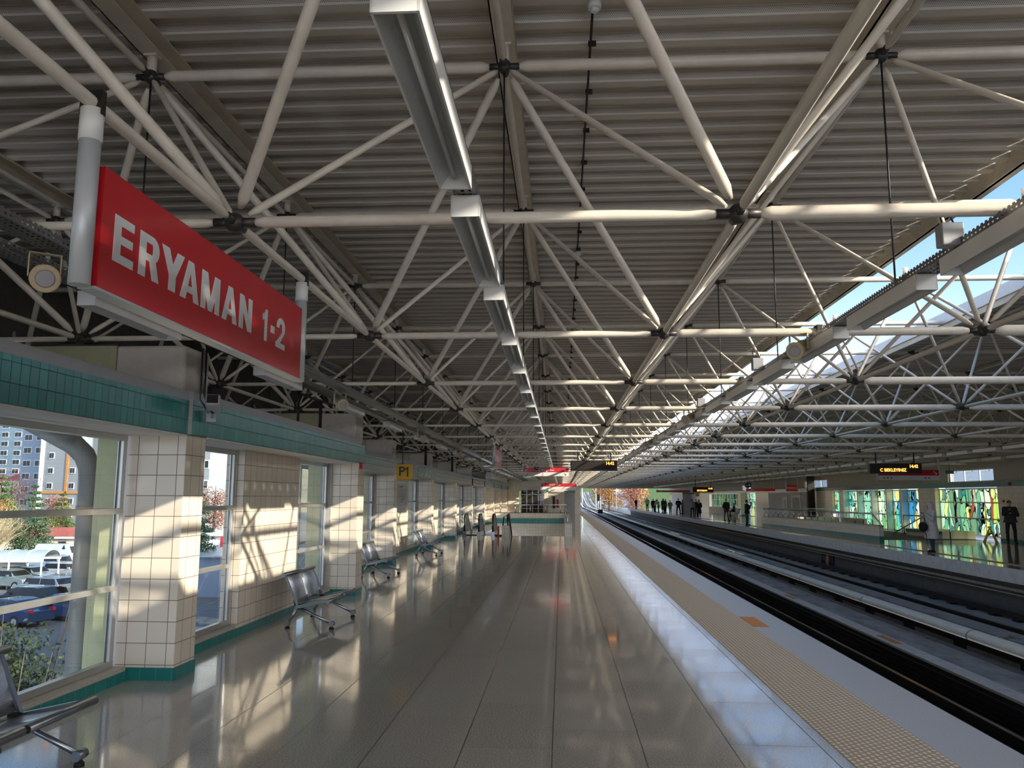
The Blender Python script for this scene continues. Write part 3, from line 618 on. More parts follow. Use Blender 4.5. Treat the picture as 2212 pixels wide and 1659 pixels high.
tag(MB().box(-3.05, -2.98, 39.2, 39.27, 0, .5).tube([(-3.015, 39.235, 0), (-3.015, 39.235, .03)], .15, 12).build('barrier_post', 'fire'), 'short red post on a round base in front of the escalators', 'barrier post')

# cross wall, glazed lobby and service block at the far end
MB().box(-4.9, -3.9, 75, 75.2, 0, 3.4).build('wall_cross', 'tile_small', kind=STR)
MB().box(-3.9, 2.2, 96, 96.2, 0, 3.3).build('wall_far', 'tile_small', kind=STR)
MB().box(-5.0, -1.6, 77.9, 78.1, 2.6, 3.5).build('wall_lobby_head', 'soffit', kind=STR)
gl = empty('glazed_lobby', (-3.9, 78, 0), 'dark glazed lift lobby with grey frames at the far end of the platform', 'glazed lobby')
MB().box(0, 2.2, 0, .04, 0, 2.6).build('glass_front', 'glass', gl)
f = MB()
for x in (0, .55, 1.1, 1.65, 2.15): f.box(x, x+.06, -.03, .05, 0, 2.6)
for z in (.0, 2.1, 2.55): f.box(0, 2.2, -.03, .05, z, z+.07)
f.build('frame', 'alu', gl); MB().box(0, 2.2, 1.5, 1.6, 0, 2.6).build('dark_back_wall', 'railside', gl)
tag(MB().box(-2.05, -1.48, 90, 90.5, 0, 2.9).box(-2.06, -1.47, 89.98, 90.5, 2.5, 2.85, 1).build('tiled_pillar', ['tile_small', 'teal']), 'cream pillar with teal top right of the glazed lobby', 'pillar')
tag(MB().box(.28, 1.34, 84, 92, 0, 2.35).box(.27, 1.36, 83.98, 92, 2.35, 2.55, 1).build('service_block', ['coping', 'teal']), 'plain grey service block with teal top at the platform end', 'service block')
fx = empty('fire_cabinet', (-.9, 96.0, 0), 'dark fire cabinet with a red extinguisher on the far cream wall', 'fire cabinet')
MB().box(-.15, .1, -.1, 0, .6, 2.0).build('cabinet', 'black', fx); MB().tube([(.45, -.1, .7), (.45, -.1, 1.6)], .1, 8).build('extinguisher', 'fire', fx)
# ------------------------------------------------------------------ opposite wall (x ~ 19.5)
def yx(px, x=19.5):                                                  # y on the plane x=const seen at horizontal pixel px (level ray)
    t = (px-1106)/fpx; d = np.array(fwv)*math.cos(0)+np.array(rv)*t
    return float(x*d[1]/d[0])
XO = 19.5
MB().box(XO, XO+.3, 61.5, 84, 0, 2.39).box(XO, XO+.3, Y0, 34, 0, 2.39).box(XO, XO+.3, 110, 150, 0, 2.39).build('wall_right', 'tile_small', kind=STR)
MB().box(XO-.02, XO+.3, Y0, 150, 2.39, 2.64).build('trim_6', 'teal', kind=STR)
# upper wall with clerestory openings
ops = [(38.2, 42.6), (61.5, 67.0), (86, 90), (118, 122)]
ys = [Y0-13]+[v for o_ in ops for v in o_]+[150]
b = MB()
for a, c in zip(ys[::2], ys[1::2]): b.box(XO, XO+.3, a, c, 2.64, 5.6)
for a, c in ops: b.box(XO, XO+.3, a, c, 3.25, 5.6)
b.build('wall_right_upper', 'plaster', kind=STR)
for n_, (a, c) in enumerate(ops):
    wo = empty('window_%d' % (20+n_), (XO, a, 2.64), None, None, kind=STR)
    f = MB().box(.1, .16, 0, c-a, 0, .05).box(.1, .16, 0, c-a, .56, .61)
    for k in range(4): f.box(.1, .16, k*(c-a-.05)/3, k*(c-a-.05)/3+.05, 0, .6)
    f.build('window_frame', 'alu', wo); MB().box(.12, .13, 0, c-a, 0, .6).build('glass_pane', 'glass', wo)
# pillars on the opposite platform
def opill(y0, y1, x0, lab, x1=XO+.02):
    p = empty('tiled_pillar', (x0, y0, 0), lab, 'pillar')
    MB().box(0, x1-x0, 0, y1-y0, 0, 2.39).build('shaft', 'tile_small', p); MB().box(-.01, x1-x0, -.01, y1-y0+.01, 0, .12).build('skirting', 'teal_base', p)
opill(34, 37.7, 19.35, 'wide cream pillar at the right edge behind the man in the black jacket')
opill(43.7, 45.7, 19.3, 'cream pillar between the two stained glass walls behind the woman in the long pale coat')
opill(57.3, 58.6, 19.35, 'cream pillar lit yellow at the left end of the turquoise glass')
opill(60.0, 61.4, 19.35, 'shaded cream pillar between two narrow stained windows')
opill(88, 89.5, 18.9, 'pale pillar beside the seated person on the opposite platform')
# stained glass
def stained(y0, y1, z0, z1, ny, m, lab, x=XO+.05, zs=(.9, 1.65)):
    s = empty('stained_glass_window', (x, y0, 0), lab, 'stained glass window')
    f = MB()
    for k in range(ny+1): f.box(-.03, .03, (y1-y0-.05)*k/ny, (y1-y0-.05)*k/ny+.05, z0, z1)
    for z in (z0,)+zs+(z1-.05,): f.box(-.03, .03, 0, y1-y0, z, z+.05)
    f.build('frame', 'alu', s)
    for k in range(ny):
        MB().box(-.01, .01, (y1-y0)*k/ny+.05, (y1-y0)*(k+1)/ny, z0, z1).build('glass_panel', m, s)
stained(37.7, 43.7, .12, 2.35, 4, M_STA, 'large green stained glass window with leaf shapes right of the woman in the pale coat')
for k, (a, c) in enumerate(((45.7, 47.6), (47.8, 49.7), (50.0, 52.0), (52.3, 54.4), (54.8, 57.1))):
    stained(a, c, .0, 2.35, 2, M_STB, 'turquoise and yellow stained glass bay, '+['directly behind the woman in the pale coat', 'second to the left of that woman', 'third to the left, middle of the five bays', 'fourth to the left with a blue ribbon', 'leftmost of the five bays, beside the yellow lit pillar'][k])
    MB().box(XO-.35, XO+.08, c, c+.18, 0, 2.39).build('wall_right_mullion', 'alu', kind=STR)
stained(58.6, 60.0, .8, 2.35, 1, M_STB, 'narrow stained window between two cream pillars')
stained(61.4, 62.6, .8, 2.35, 1, M_STB, 'narrowest stained window left of the shaded pillar')
MB().box(XO-.02, XO+.1, 62.6, 64, 0, 2.39).build('wall_right_pier', 'tile_small', kind=STR)
stained(91, 108, .75, 2.35, 9, M_STA, 'distant row of pale green glazing behind the waiting crowd')
stained(84, 88, .0, 2.35, 2, M_STB, 'distant glass behind the seated person')
MB().box(XO-.1, XO+.1, 89.5, 110, 0, .75).build('wall_right_low', 'stucco', kind=STR)
# lift lobby with doors
lb = empty('lift_lobby', (XO-.2, 66, 0), 'grey steel lift doors and side door under the red station sign', 'lift lobby')
MB().box(0, .15, 0, 12, 0, 2.35).build('door_surround', 'coping', lb)
MB().box(-.02, 0, 1.6, 4.4, 0, 2.1).build('door_leaf', 'door', lb); MB().box(-.03, -.02, 2.0, 4.0, .3, 1.9).build('vision_panel', 'conc_lt', lb)
MB().box(-.02, 0, 5.6, 7.2, 0, 2.0).build('door_leaf', 'door', lb); MB().box(-.03, -.02, 6.2, 6.6, .9, 1.7).build('vision_panel', 'paper', lb)
MB().box(-.03, .0, 1.4, 4.6, 2.1, 2.35).build('dark_transom', 'black', lb)
tag(MB().box(18.9, 19.4, 64.2, 64.5, 0, 3.6).build('steel_column', 'railside'), 'dark square column left of the narrow stained windows', 'column')
# far dark cabin at the platform end
cb = empty('end_cabin', (18.2, 125, 0), 'plain grey cabin at the far end of the opposite platform', 'cabin')
MB().box(0, 1.3, 0, 12, 0, 2.4).build('cabin_wall', 'coping', cb); MB().box(-.02, 1.3, 0, 12, 2.4, 2.66).build('teal_band', 'teal', cb)
# opposite parapet with railing round the stairwell
MB().box(14.3, 18.8, 38.2, 56.2, -.001, .003).build('floor_opposite_well', 'conc_dk', kind=STR)
op = empty('parapet', (0, 0, 0), 'white tiled parapet with teal stripe and steel railing round the opposite stairwell', 'parapet')
a, c = Vector((14.3, 37.9, 0)), Vector((13.6, 56.4, 0)); ux = (c-a).normalized(); nx = Vector((ux.y, -ux.x, 0))
def slab(p, q, t, z0, z1): 
    d = (q-p); m_ = (p+q)/2+Vector((0, 0, (z0+z1)/2)); n_ = Vector((d.y, -d.x, 0)).normalized()
    return MB().obox(m_, d/2, n_*t/2, Vector((0, 0, (z1-z0)/2)))
slab(a, c, .2, .17, .62).build('parapet_wall', 'tile_small', op); slab(a, c, .22, 0, .17).build('teal_band', 'teal_base', op)
slab(a, c, .24, .62, .66).build('capping', 'darkmetal', op)
slab(Vector((13.6, 56.4, 0)), Vector((18.6, 56.6, 0)), .2, 0, .6).build('parapet_return', 'stucco', op)
slab(Vector((18.8, 52.3, 0)), Vector((18.8, 56.4, 0)), .15, 0, .6).build('parapet_back', 'stucco', op)
MB().tube([a+Vector((0, -.2, .6)), a+ux*.9+Vector((0, 0, 1.15)), c+Vector((0, 0, 1.15)), Vector((18.6, 56.6, 1.15))], .03, 8).build('handrail', 'chrome', op)
MB().tube([a+ux*.9+Vector((0, 0, .9)), c+Vector((0, 0, .9))], .012, 6).build('mid_rail', 'chrome', op)
for k in range(18): 
    p = a+ux*(.9+k*1.03); MB().tube([p+Vector((0, 0, .66)), p+Vector((0, 0, 1.15))], .022, 6).build('baluster', 'chrome', op)
sr = empty('stair_railing', (0, 0, 0), 'steel stair railing in front of the big green stained glass', 'railing')
for x, y in ((17.6, 38.6), (17.6, 41.0), (17.6, 43.6)): MB().tube([(x, y, 0), (x, y, 1.0)], .03, 8).build('baluster', 'chrome', sr)
MB().tube([(17.6, 38.6, 1.0), (17.6, 43.6, 1.0)], .03, 8).build('handrail', 'chrome', sr)
MB().tube([(17.0, 43.6, .05), (17.3, 40.6, 1.0)], .03, 8).build('sloping_rail', 'chrome', sr)
MB().box(17.7, 19.2, 39.6, 43.6, .0, .33).build('wall_stair_low', 'stucco', kind=STR); MB().box(17.66, 17.7, 39.6, 43.6, .2, .33).build('trim_7', 'teal', kind=STR)

# ------------------------------------------------------------------ lamps, trays, rods
def lamp_fixture(detail=True):
    L, W, H = 1.42, .15, .115
    r = bpy.data.objects.new('lamp_fixture', None); C.objects.link(r); r.empty_display_size = .1
    h = MB().box(-W/2, -W/2+.008, 0, L, 0, H).box(W/2-.008, W/2, 0, L, 0, H).box(-W/2, W/2, 0, L, H-.01, H).box(-W/2, W/2, 0, .012, 0, H).box(-W/2, W/2, L-.012, L, 0, H)
    h.build('housing', 'white', r)
    pts = [(-.067, .012), (-.04, .055), (-.022, .075), (.022, .075), (.04, .055), (.067, .012)]
    m = MB(); v = []; f = []
    for x, z in pts: v += [(x, .012, z), (x, L-.012, z)]
    for i in range(5): f.append((2*i, 2*i+1, 2*i+3, 2*i+2))
    m.add(v, f).build('reflector', 'reflector', r)
    MB().tube([(0, .06, .045), (0, L-.06, .045)], .013, 10).build('fluorescent_tube', 'tubeglass', r)
    return r
lf = lamp_fixture(); lf['category'] = 'lamp'
lbox = MB().box(-.075, .075, 0, 1.42, .02, .115).mesh('lamp_fixture_far', 'white')
first = [True]
def place_lamps(x, z, ya, pitch, n, detail_n, lab, farlab, group):
    for k in range(n):
        y = ya+k*pitch
        l = lab % ORD[k] if k < min(detail_n, 16) else farlab
        if k < detail_n:
            if first[0]: first[0] = False; lf.location = (x, y, z); lf['label'] = l; lf['group'] = group
            else: dup(lf, (x, y, z), l, group)
        else:
            o = bpy.data.objects.new('lamp_fixture', lbox); C.objects.link(o); o.location = (x, y, z); tag(o, l, 'lamp', group)
place_lamps(-.49, 3.285, 2.22, 1.788, 58, 14, 'white unlit fluorescent fixture in the central ceiling row, %s from the camera', 'tiny distant fixture far down the central lamp row', 'central lamp row')
place_lamps(2.60, 3.32, 4.00, 1.788, 56, 12, 'white fluorescent fixture under the slotted tray over the tactile strip, %s from the camera', 'tiny distant fixture far down the lamp row over the tactile strip', 'lamp row over the tactile strip')
place_lamps(-3.63, 3.30, 2.27, 3.6, 33, 10, 'white fluorescent fixture in the row above the left wall, %s from the camera', 'tiny distant fixture far down the row above the left wall', 'lamp row above the left wall')
place_lamps(13.3, 3.30, 18.5, 1.788, 56, 0, '', 'white fixture in the continuous lamp row above the opposite platform edge', 'lamp row above the opposite platform edge')
place_lamps(16.4, 3.30, 26, 1.788, 30, 0, '', 'shaded fixture in the second lamp row over the opposite platform', 'second opposite lamp row')

def tray(x, z, y0, y1, w_, lab, rods_x=None, rods_y=(), hangers=()):
    t = empty('cable_tray', (x, 0, z), lab, 'cable tray')
    MB().box(-w_/2, w_/2, y0, y1, 0, .003).box(-w_/2, -w_/2+.003, y0, y1, .003, .06).box(w_/2-.003, w_/2, y0, y1, .003, .06).build('tray_body', 'slot', t)
    MB().tube([(-.02, y0, .02), (-.02, y1, .02)], .012, 6).tube([(.02, y0, .018), (.02, y1, .018)], .010, 6).build('cable', 'black', t)
    for y in rods_y: MB().tube([(rods_x-x, y, .0), (rods_x-x, y, ZU-z-.05)], .008, 6).build('hanger_rod', 'rod', t)
    for y in hangers:
        MB().tube([(0, y, .0), (0, y, ZL-z-.02)], .012, 6).obox((0, y, ZL-z), (.025, 0, 0), (0, .065, 0), (0, 0, .065)).build('pipe_clamp', 'node', t)
    return t
tray(-.49, 3.405, 0, 106, .12, 'thin steel cable tray carrying the central lamp row on black rods', -.47, YU[4:34])
tray(2.62, 3.44, 0, 110, .16, 'slotted black cable tray over the tactile strip carrying the right hand lamps', 2.68, YU[3:34], YL[5:30])
tray(-3.63, 3.42, 0, 120, .16, 'slotted cable tray running just above the left wall lamps', -3.59, YU[3:30])
tray(-3.28, 3.44, 0, 120, .18, 'wide slotted cable tray to the right of the left wall lamps')
tray(13.3, 3.42, 12, 120, .16, 'dark cable tray over the opposite platform edge lamps', None, (), YL[6:30])
tray(16.4, 3.42, 20, 90, .16, 'dark cable tray over the second opposite lamp row')
# conduit with smoke detectors under the deck
cdn = empty('conduit', (.28, 0, 5.87), 'thin grey conduit running along the underside of the near roof', 'conduit')
MB().tube([(0, 3, 0), (0, 110, 0)], .011, 6).build('pipe', 'railside', cdn)
for k in range(60): MB().box(-.02, .05, 6.8+.87*k, 6.83+.87*k, -.012, .03).build('saddle', 'railside', cdn)
for k, y in enumerate((6.17, 12.98, 19.8, 26.6)):
    s = empty('smoke_detector', (.29, y, 5.83), 'round white smoke detector under the deck, '+['at the top edge of the picture', 'second along the conduit', 'third along the conduit', 'fourth along the conduit'][k], 'smoke detector', 'smoke detectors')
    MB().tube([(0, 0, .03), (0, 0, 0), (0, 0, -.03)], [.055, .058, .05], 16).build('base', 'white', s); MB().tube([(0, 0, -.03), (0, 0, -.05), (0, 0, -.06)], [.038, .034, .02], 16).build('sensor_head', 'signwhite', s)

# ------------------------------------------------------------------ speakers, boxes, camera, alarm
def speaker(loc, lab, rz, tilt):
    s = empty('horn_speaker', loc, lab, 'speaker', None, rz)
    Rm = Matrix.Rotation(tilt, 4, 'X')
    MB().tube([(0, .14, 0), (0, .13, 0), (0, -.10, 0), (0, -.12, 0)], [.045, .065, .068, .068], 20).xf(Rm).build('barrel', 'speaker', s)
    MB().tube([(0, -.12, 0), (0, -.13, 0), (0, -.137, 0)], [.088, .092, .085], 24).xf(Rm).build('rim', 'speaker', s)
    MB().tube([(0, -.137, 0), (0, -.142, 0)], [.058, .05], 20).xf(Rm).build('grille', 'spgrille', s)
    MB().box(-.095, -.088, -.02, .02, -.01, .15).box(.088, .095, -.02, .02, -.01, .15).box(-.095, .095, -.02, .02, .143, .15).build('bracket', 'speaker', s)
    return s
for k, y in enumerate((4.95, 12.1, 19.3, 26.4, 33.6)):
    speaker((-3.36, y, 3.27), 'cream barrel loudspeaker under the left cable trays, '+['half cut by the left picture edge', 'just right of the second left lamp', 'third along the wall', 'fourth along the wall', 'smallest and farthest on the left'][k], math.radians(38), math.radians(20))
for k, y in enumerate((8.3, 15.6, 22.8)):
    speaker((2.42, y, 3.36), 'cream barrel loudspeaker on the right cable tray, '+['large one facing down left', 'second, smaller one', 'third and smallest one'][k], math.radians(-35), math.radians(20))
for k, (y, x) in enumerate(((5.2, 2.5), (10.3, 2.48), (14.5, 2.48))):
    j = empty('junction_box', (x, y, 3.5), 'grey junction box clipped to the right cable tray, '+['nearest one with a looped cable', 'second one with three glands', 'third and smallest one'][k], 'junction box')
    bevel(MB().box(-.07, .07, -.05, .05, -.05, .1).build('box_body', 'coping', j), .008); MB().tube([(-.04, 0, .1), (-.06, 0, .19), (0, 0, .2), (.03, 0, .1)], .006, 6).build('looped_cable', 'black', j)
cc = empty('security_camera', (-3.72, 8.45, 2.83), 'grey boxy security camera bracketed on the corner of the nearest plaster block', 'security camera', None, math.radians(20))
bevel(MB().obox((0, -.08, 0), (.075, 0, 0), (0, .14, -.03), (0, .012, .06)).build('camera_body', 'coping', cc), .02)
MB().obox((0, -.225, .032), (.055, 0, 0), (0, .01, -.002), (0, .008, .042)).build('lens_window', 'black', cc)
MB().tube([(0, 0, -.06), (.0, .05, -.12), (-.02, .2, -.12)], .02, 8).box(-.08, .02, .18, .22, -.17, -.05).build('bracket', 'coping', cc)
MB().tube([(-.1, .0, .6), (-.1, .02, .1), (-.05, .0, -.05), (0, -.02, -.1)], .012, 6).tube([(-.14, .0, .6), (-.14, .02, .05), (-.05, .02, -.09)], .01, 6).build('cable', 'black', cc)
cl = empty('conduit_pair', (-4.04, 8.75, 0), 'pair of steel conduits running down the nearest plaster block to the camera', 'conduit')
for dy in (0, .07): MB().tube([(.03, dy, 3.5), (.03, dy, 2.95)], .014, 8).build('pipe', 'zinc', cl)
for z in (3.2,): MB().box(.0, .05, -.05, .13, z, z+.02).build('clamp', 'chrome', cl)
for (x, y, z, l) in ((-3.88, 15.6, 2.45, 'small red fire alarm under the teal band at the second pillar'), (19.44, 36.9, 2.5, 'dark red alarm on the teal band at the right edge'), (19.33, 37.2, 1.75, 'red call point on the wide pillar left of the man in black')):
    tag(bevel(MB().box(x-.03, x+.03, y-.05, y+.05, z-.06, z+.06).build('fire_alarm', 'fire'), .008), l, 'fire alarm')
cp = MB()
for y in (13.2, 14.6): cp.tube([(-4.2, y, 2.95), (-4.2, y, 3.95)], .022, 8)
o = MB().tube([(-4.2, 12.7, 2.95), (-4.2, 12.7, 3.35), (-4.2, 12.85, 3.5), (-4.2, 14.6, 3.52)], .022, 8).build('conduit', 'railside', label='bent dark conduit rising from the coping between the first two blocks', cat='conduit')
tag(MB().tube([(-4.2, 13.9, 2.95), (-4.2, 13.9, 3.52)], .03, 8).build('conduit', 'railside'), 'straight dark conduit beside the bent one on the left coping', 'conduit')
for k, (y, t) in enumerate(((29.2, 'thick dark conduit between the third and fourth blocks'), (36.4, 'thick dark conduit between the fourth and fifth blocks'))):
    tag(MB().tube([(-4.9, y, 2.9), (-4.9, y, 3.95)], .05, 8).build('conduit', 'railside'), t, 'conduit')
# ------------------------------------------------------------------ signs
def station_sign(x, y0, y1, z0, z1, lab, both=True):
    s = empty('station_name_sign', (x, y0, 0), lab, 'sign')
    L = y1-y0
    MB().box(-.035, .035, .10, L-.05, z0, z1).build('panel', 'red', s)
    for y, nm in ((0.0, 'near'), (L, 'far')):
        MB().tube([(0, y+.03, z0-.01), (0, y+.03, z1+.08)], .044, 20).build('hanger_post', 'post', s)
        MB().tube([(0, y+.03, z1+.08), (0, y+.03, ZL-.03)], .048, 20).build('hanger_sleeve', 'white', s)
        MB().obox((0, y+.03, ZL), (.05, 0, 0), (0, .016, 0), (0, 0, .055)).build('clamp', 'black', s)
    MB().box(-.038, .038, .08, L-.02, z0-.012, z0).build('bottom_trim', 'post', s)
    zc = (z0+z1)/2-.005
    def arc(cx, cz, r, w_, a0, a1, n=10):                            # band of an arc as quads, unit box coords
        P_ = []
        for i in range(n):
            t0, t1 = a0+(a1-a0)*i/n, a0+(a1-a0)*(i+1)/n
            P_.append([(cx+(r-w_)*math.cos(t0), cz+(r-w_*.62)*math.sin(t0)), (cx+r*math.cos(t0), cz+r*math.sin(t0)), (cx+r*math.cos(t1), cz+r*math.sin(t1)), (cx+(r-w_)*math.cos(t1), cz+(r-w_*.62)*math.sin(t1))])
        return P_
    R4 = lambda x0, x1, z0, z1: [(x0, z0), (x1, z0), (x1, z1), (x0, z1)]
    G = {'E': [R4(0, .34, 0, 1), R4(.34, 1, 0, .19), R4(.34, .93, .42, .60), R4(.34, .97, .81, 1)],
         'R': [R4(0, .32, 0, 1), R4(.32, .62, .82, 1), R4(.32, .62, .40, .57), [(.5, .42), (.68, .0), (1.02, .0), (.80, .48)]]+[[(.62+.34*math.cos(t)*0+ (.04*math.cos(t)), .695+.13*math.sin(t)), (.62+.36*math.cos(t), .70+.30*math.sin(t)), (.62+.36*math.cos(t+.314), .70+.30*math.sin(t+.314)), (.62+.04*math.cos(t+.314), .695+.13*math.sin(t+.314))] for t in [-PI/2+.314*i for i in range(10)]],
         'Y': [R4(.34, .66, 0, .45), [(-.05, 1), (.30, 1), (.52, .60), (.66, .36), (.34, .36)], [(1.05, 1), (.70, 1), (.48, .60), (.34, .36), (.66, .36)]],
         'A': [[(0, 0), (.28, 0), (.58, 1), (.36, 1)], [(1, 0), (.72, 0), (.42, 1), (.64, 1)], R4(.25, .75, .19, .36)],
         'M': [R4(0, .24, 0, 1), R4(.76, 1, 0, 1), [(.0, 1), (.30, 1), (.60, .0), (.40, .0)], [(1, 1), (.70, 1), (.40, .0), (.60, .0)]],
         'N': [R4(0, .30, 0, 1), R4(.70, 1, 0, 1), [(0, 1), (.32, 1), (1, 0), (.68, 0)]],
         '1': [R4(.42, .92, 0, 1), [(.42, .68), (.42, 1), (.60, 1), (0, .80), (0, .62), (.3, .66)]],
         '-': [R4(0, 1, .37, .60)],
         '2': [R4(0, 1, 0, .18), [(0, .14), (.40, .14), (.97, .60), (.80, .42), (.66, .60)][:3]+[(.72, .62), (.52, .46)]]+[[(.5+(.17)*math.cos(t), .70+.13*math.sin(t)), (.5+.47*math.cos(t), .71+.31*math.sin(t)), (.5+.47*math.cos(t+.36), .71+.31*math.sin(t+.36)), (.5+.17*math.cos(t+.36), .70+.13*math.sin(t+.36))] for t in [-.62+.36*i for i in range(11)]]}
    z_, hh = z0+.148, .213
    for ch, ya, yb in (('E', .20, .37), ('R', .42, .61), ('Y', .64, .86), ('A', .84, 1.06), ('M', 1.085, 1.325), ('A', 1.365, 1.585), ('N', 1.62, 1.82), ('1', 2.01, 2.10), ('-', 2.165, 2.235), ('2', 2.27, 2.45)):
        b_ = MB()
        for k_, poly in enumerate(G[ch]): b_.prism([(ya+(yb-ya)*p[0], z_+hh*p[1]) for p in poly], 'x', .0352, .0375+k_*.00001)
        b_.build('letter', 'letter', s)
    return s
station_sign(-2.01, 3.16, 6.02, 2.735, 3.275, 'large red ERYAMAN 1-2 station name sign hanging at upper left')
station_sign(-2.01, 24.1, 26.9, 2.78, 3.32, 'small distant red station name sign hanging above the platform middle')
def hang_sign(x0, x1, y, z0, z1, lab, redh=.55):
    s = empty('exit_sign', (x0, y, 0), lab, 'sign'); W_ = x1-x0; zm = z1-(z1-z0)*redh
    MB().box(0, W_, 0, .08, zm, z1).build('red_panel', 'red', s); MB().box(0, W_, 0, .08, z0, zm).build('white_panel', 'signwhite', s)
    for x in (-.05, W_): MB().box(x, x+.05, .0, .08, z0-.02, ZL).build('hanger_post', 'post', s)
    return s, W_, zm
s, W_, zm = hang_sign(-1.90, .35, 40.46, 2.90, 3.32, 'red and white ÇIKIŞ / Exit sign hanging over the escalators')
text('ÇIKIŞ', .19, 'letter', s, face_minus_y(W_*.44, -.005, 3.20), off=.004); text('/ Exit', .13, 'letter', s, face_minus_y(W_*.62, -.005, 3.195))
def arrow(par, x, y, z, sgn, sz, m='letter'):
    b = MB(); b.obox((x, y, z), (sz*.5, 0, sz*.5*sgn), (0, .003, 0), (-.08*sz*sgn, 0, .08*sz)); b.obox((x-sz*.5*sgn, y, z-sz*.22), (sz*.07, 0, 0), (0, .003, 0), (0, 0, sz*.33)); b.obox((x-sz*.22*sgn, y, z-sz*.5), (sz*.33, 0, 0), (0, .003, 0), (0, 0, sz*.07)); b.build('arrow', m, par)
arrow(s, .16, -.005, 3.20, 1, .13); arrow(s, 2.06, -.005, 3.20, -1, .1)
arrow(s, .2, -.005, 2.99, 1, .09, 'ink'); arrow(s, 2.08, -.005, 2.99, -1, .09, 'ink')
g = empty('emergency_exit_sign', (-1.34, 40.46, 3.28), 'small green ÇIKIŞ emergency sign in front of the big exit sign', 'sign')
MB().box(0, .27, 0, .04, -.07, .07).box(0, .27, .0, .04, .09, .2, 1).build('panel', ['green', 'coping'], g); text('ÇIKIŞ', .09, 'letter', g, face_minus_y(.15, -.005, 0)); MB().tube([(.13, .02, .2), (.13, .02, .25)], .01, 6).build('hanger', 'rod', g)
s, W_, zm = hang_sign(-1.8, 1.3, 72.64, 2.55, 3.1, 'second red and white exit sign in the sun near the platform end')
text('ÇIKIŞ / Exit', .2, 'letter', s, face_minus_y(1.2, -.006, 2.95)); arrow(s, .25, -.006, 2.95, 1, .16)
s2, W_, zm = hang_sign(13.4, 15.9, 35.5, 2.62, 3.05, 'red and white direction sign behind the opposite departure display')
arrow(s2, 2.35, -.005, 2.93, -1, .13); 
for x in (.2, .35, .5, 1.9, 2.05): MB().box(x, x+.07, -.004, 0, 2.68, 2.75).build('pictogram', 'ink', s2)
g = empty('emergency_exit_sign', (16.83, 36.89, 3.0), 'small green ÇIKIŞ emergency sign left of the bright clerestory window', 'sign')
MB().box(0, .33, 0, .04, -.07, .07).build('panel', 'green', g); text('ÇIKIŞ', .1, 'letter', g, face_minus_y(.165, -.005, 0)); MB().tube([(.16, .02, .07), (.16, .02, .5)], .01, 6).build('hanger', 'rod', g)
def display(x0, x1, y, z0, z1, lab, msg, depth=.18):
    d = empty('departure_display', (x0, y, 0), lab, 'display'); W_ = x1-x0; H_ = z1-z0
    bevel(MB().box(0, W_, 0, depth, z0, z1).build('case', 'black', d), .02)
    MB().box(.05, W_-.05, -.006, .0, z0+.04, z1-.04).build('screen', 'railside', d)
    text('14:42', H_*.42, 'led', d, face_minus_y(W_*.84, -.01, z0+H_*.70), off=.003, sx=.9)
    if msg: text(msg, H_*.42, 'led', d, face_minus_y(W_*.45, -.01, z0+H_*.34), off=.003, sx=.95)
    for x in (.25, W_-.25): MB().box(x, x+.04, depth*.4, depth*.6, z1, ZL).build('hanger', 'rod', d)
    return d
display(.326, 2.016, 29.66, 2.82, 3.19, 'black departure display reading 14:42 over the near platform', '')
display(10.9, 12.72, 29.66, 2.72, 3.085, 'black departure display with amber letters BEKLEYINIZ over the far track', 'C BEKLEYINIZ')
display(12.0, 13.9, 76, 2.35, 2.85, 'small distant departure display glowing orange above the crowd', 'ERYAMAN')
for (x0, x1, y, z0, z1, l) in ((9.6, 13.0, 84, 2.42, 2.62, 'distant dark red direction sign left of the small glowing display'), (14.5, 16.75, 65.5, 2.4, 2.6, 'long dark red direction sign above the seated person')):
    s = empty('direction_sign', (x0, y, 0), l, 'sign'); MB().box(0, x1-x0, 0, .08, z0, z1).build('panel', 'red', s); MB().box(.1, .13, .02, .06, z1, ZL).box(x1-x0-.13, x1-x0-.1, .02, .06, z1, ZL).build('hanger_post', 'post', s); text('Yön / Direction' if False else 'ÇIKIŞ', .11, 'letter', s, face_minus_y(.5, -.01, (z0+z1)/2))
s = empty('station_name_sign', (16.7, 62, 0), 'small red station name sign hanging before the lift doors on the opposite platform', 'sign')
MB().box(0, .78, 0, .06, 2.35, 2.85).build('panel', 'red', s); text('ERYAMAN 1-2', .14, 'letter', s, face_minus_y(.39, -.01, 2.6), sx=.8, off=.003); MB().box(.8, .84, 0, .06, 2.35, ZL).box(-.05, -.01, 0, .06, 2.35, ZL).build('hanger_post', 'post', s)
s = empty('arrow_sign', (12.84, 58.35, 0), 'dark blue round arrow sign hanging over the opposite platform', 'sign')
MB().tube([(.2, 0, 2.75), (.2, .05, 2.75)], .2, 20).box(.2, .45, 0, .05, 2.6, 2.9).build('panel', 'navy', s); MB().box(.12, .34, -.012, -.006, 2.73, 2.77).obox((.32, -.01, 2.79), (.05, 0, -.04), (0, .004, 0), (.01, 0, .015)).obox((.32, -.01, 2.71), (.05, 0, .04), (0, .004, 0), (-.01, 0, .015)).build('arrow', 'letter', s); MB().tube([(.2, .02, 2.9), (.2, .02, ZL)], .012, 6).build('hanger', 'rod', s)
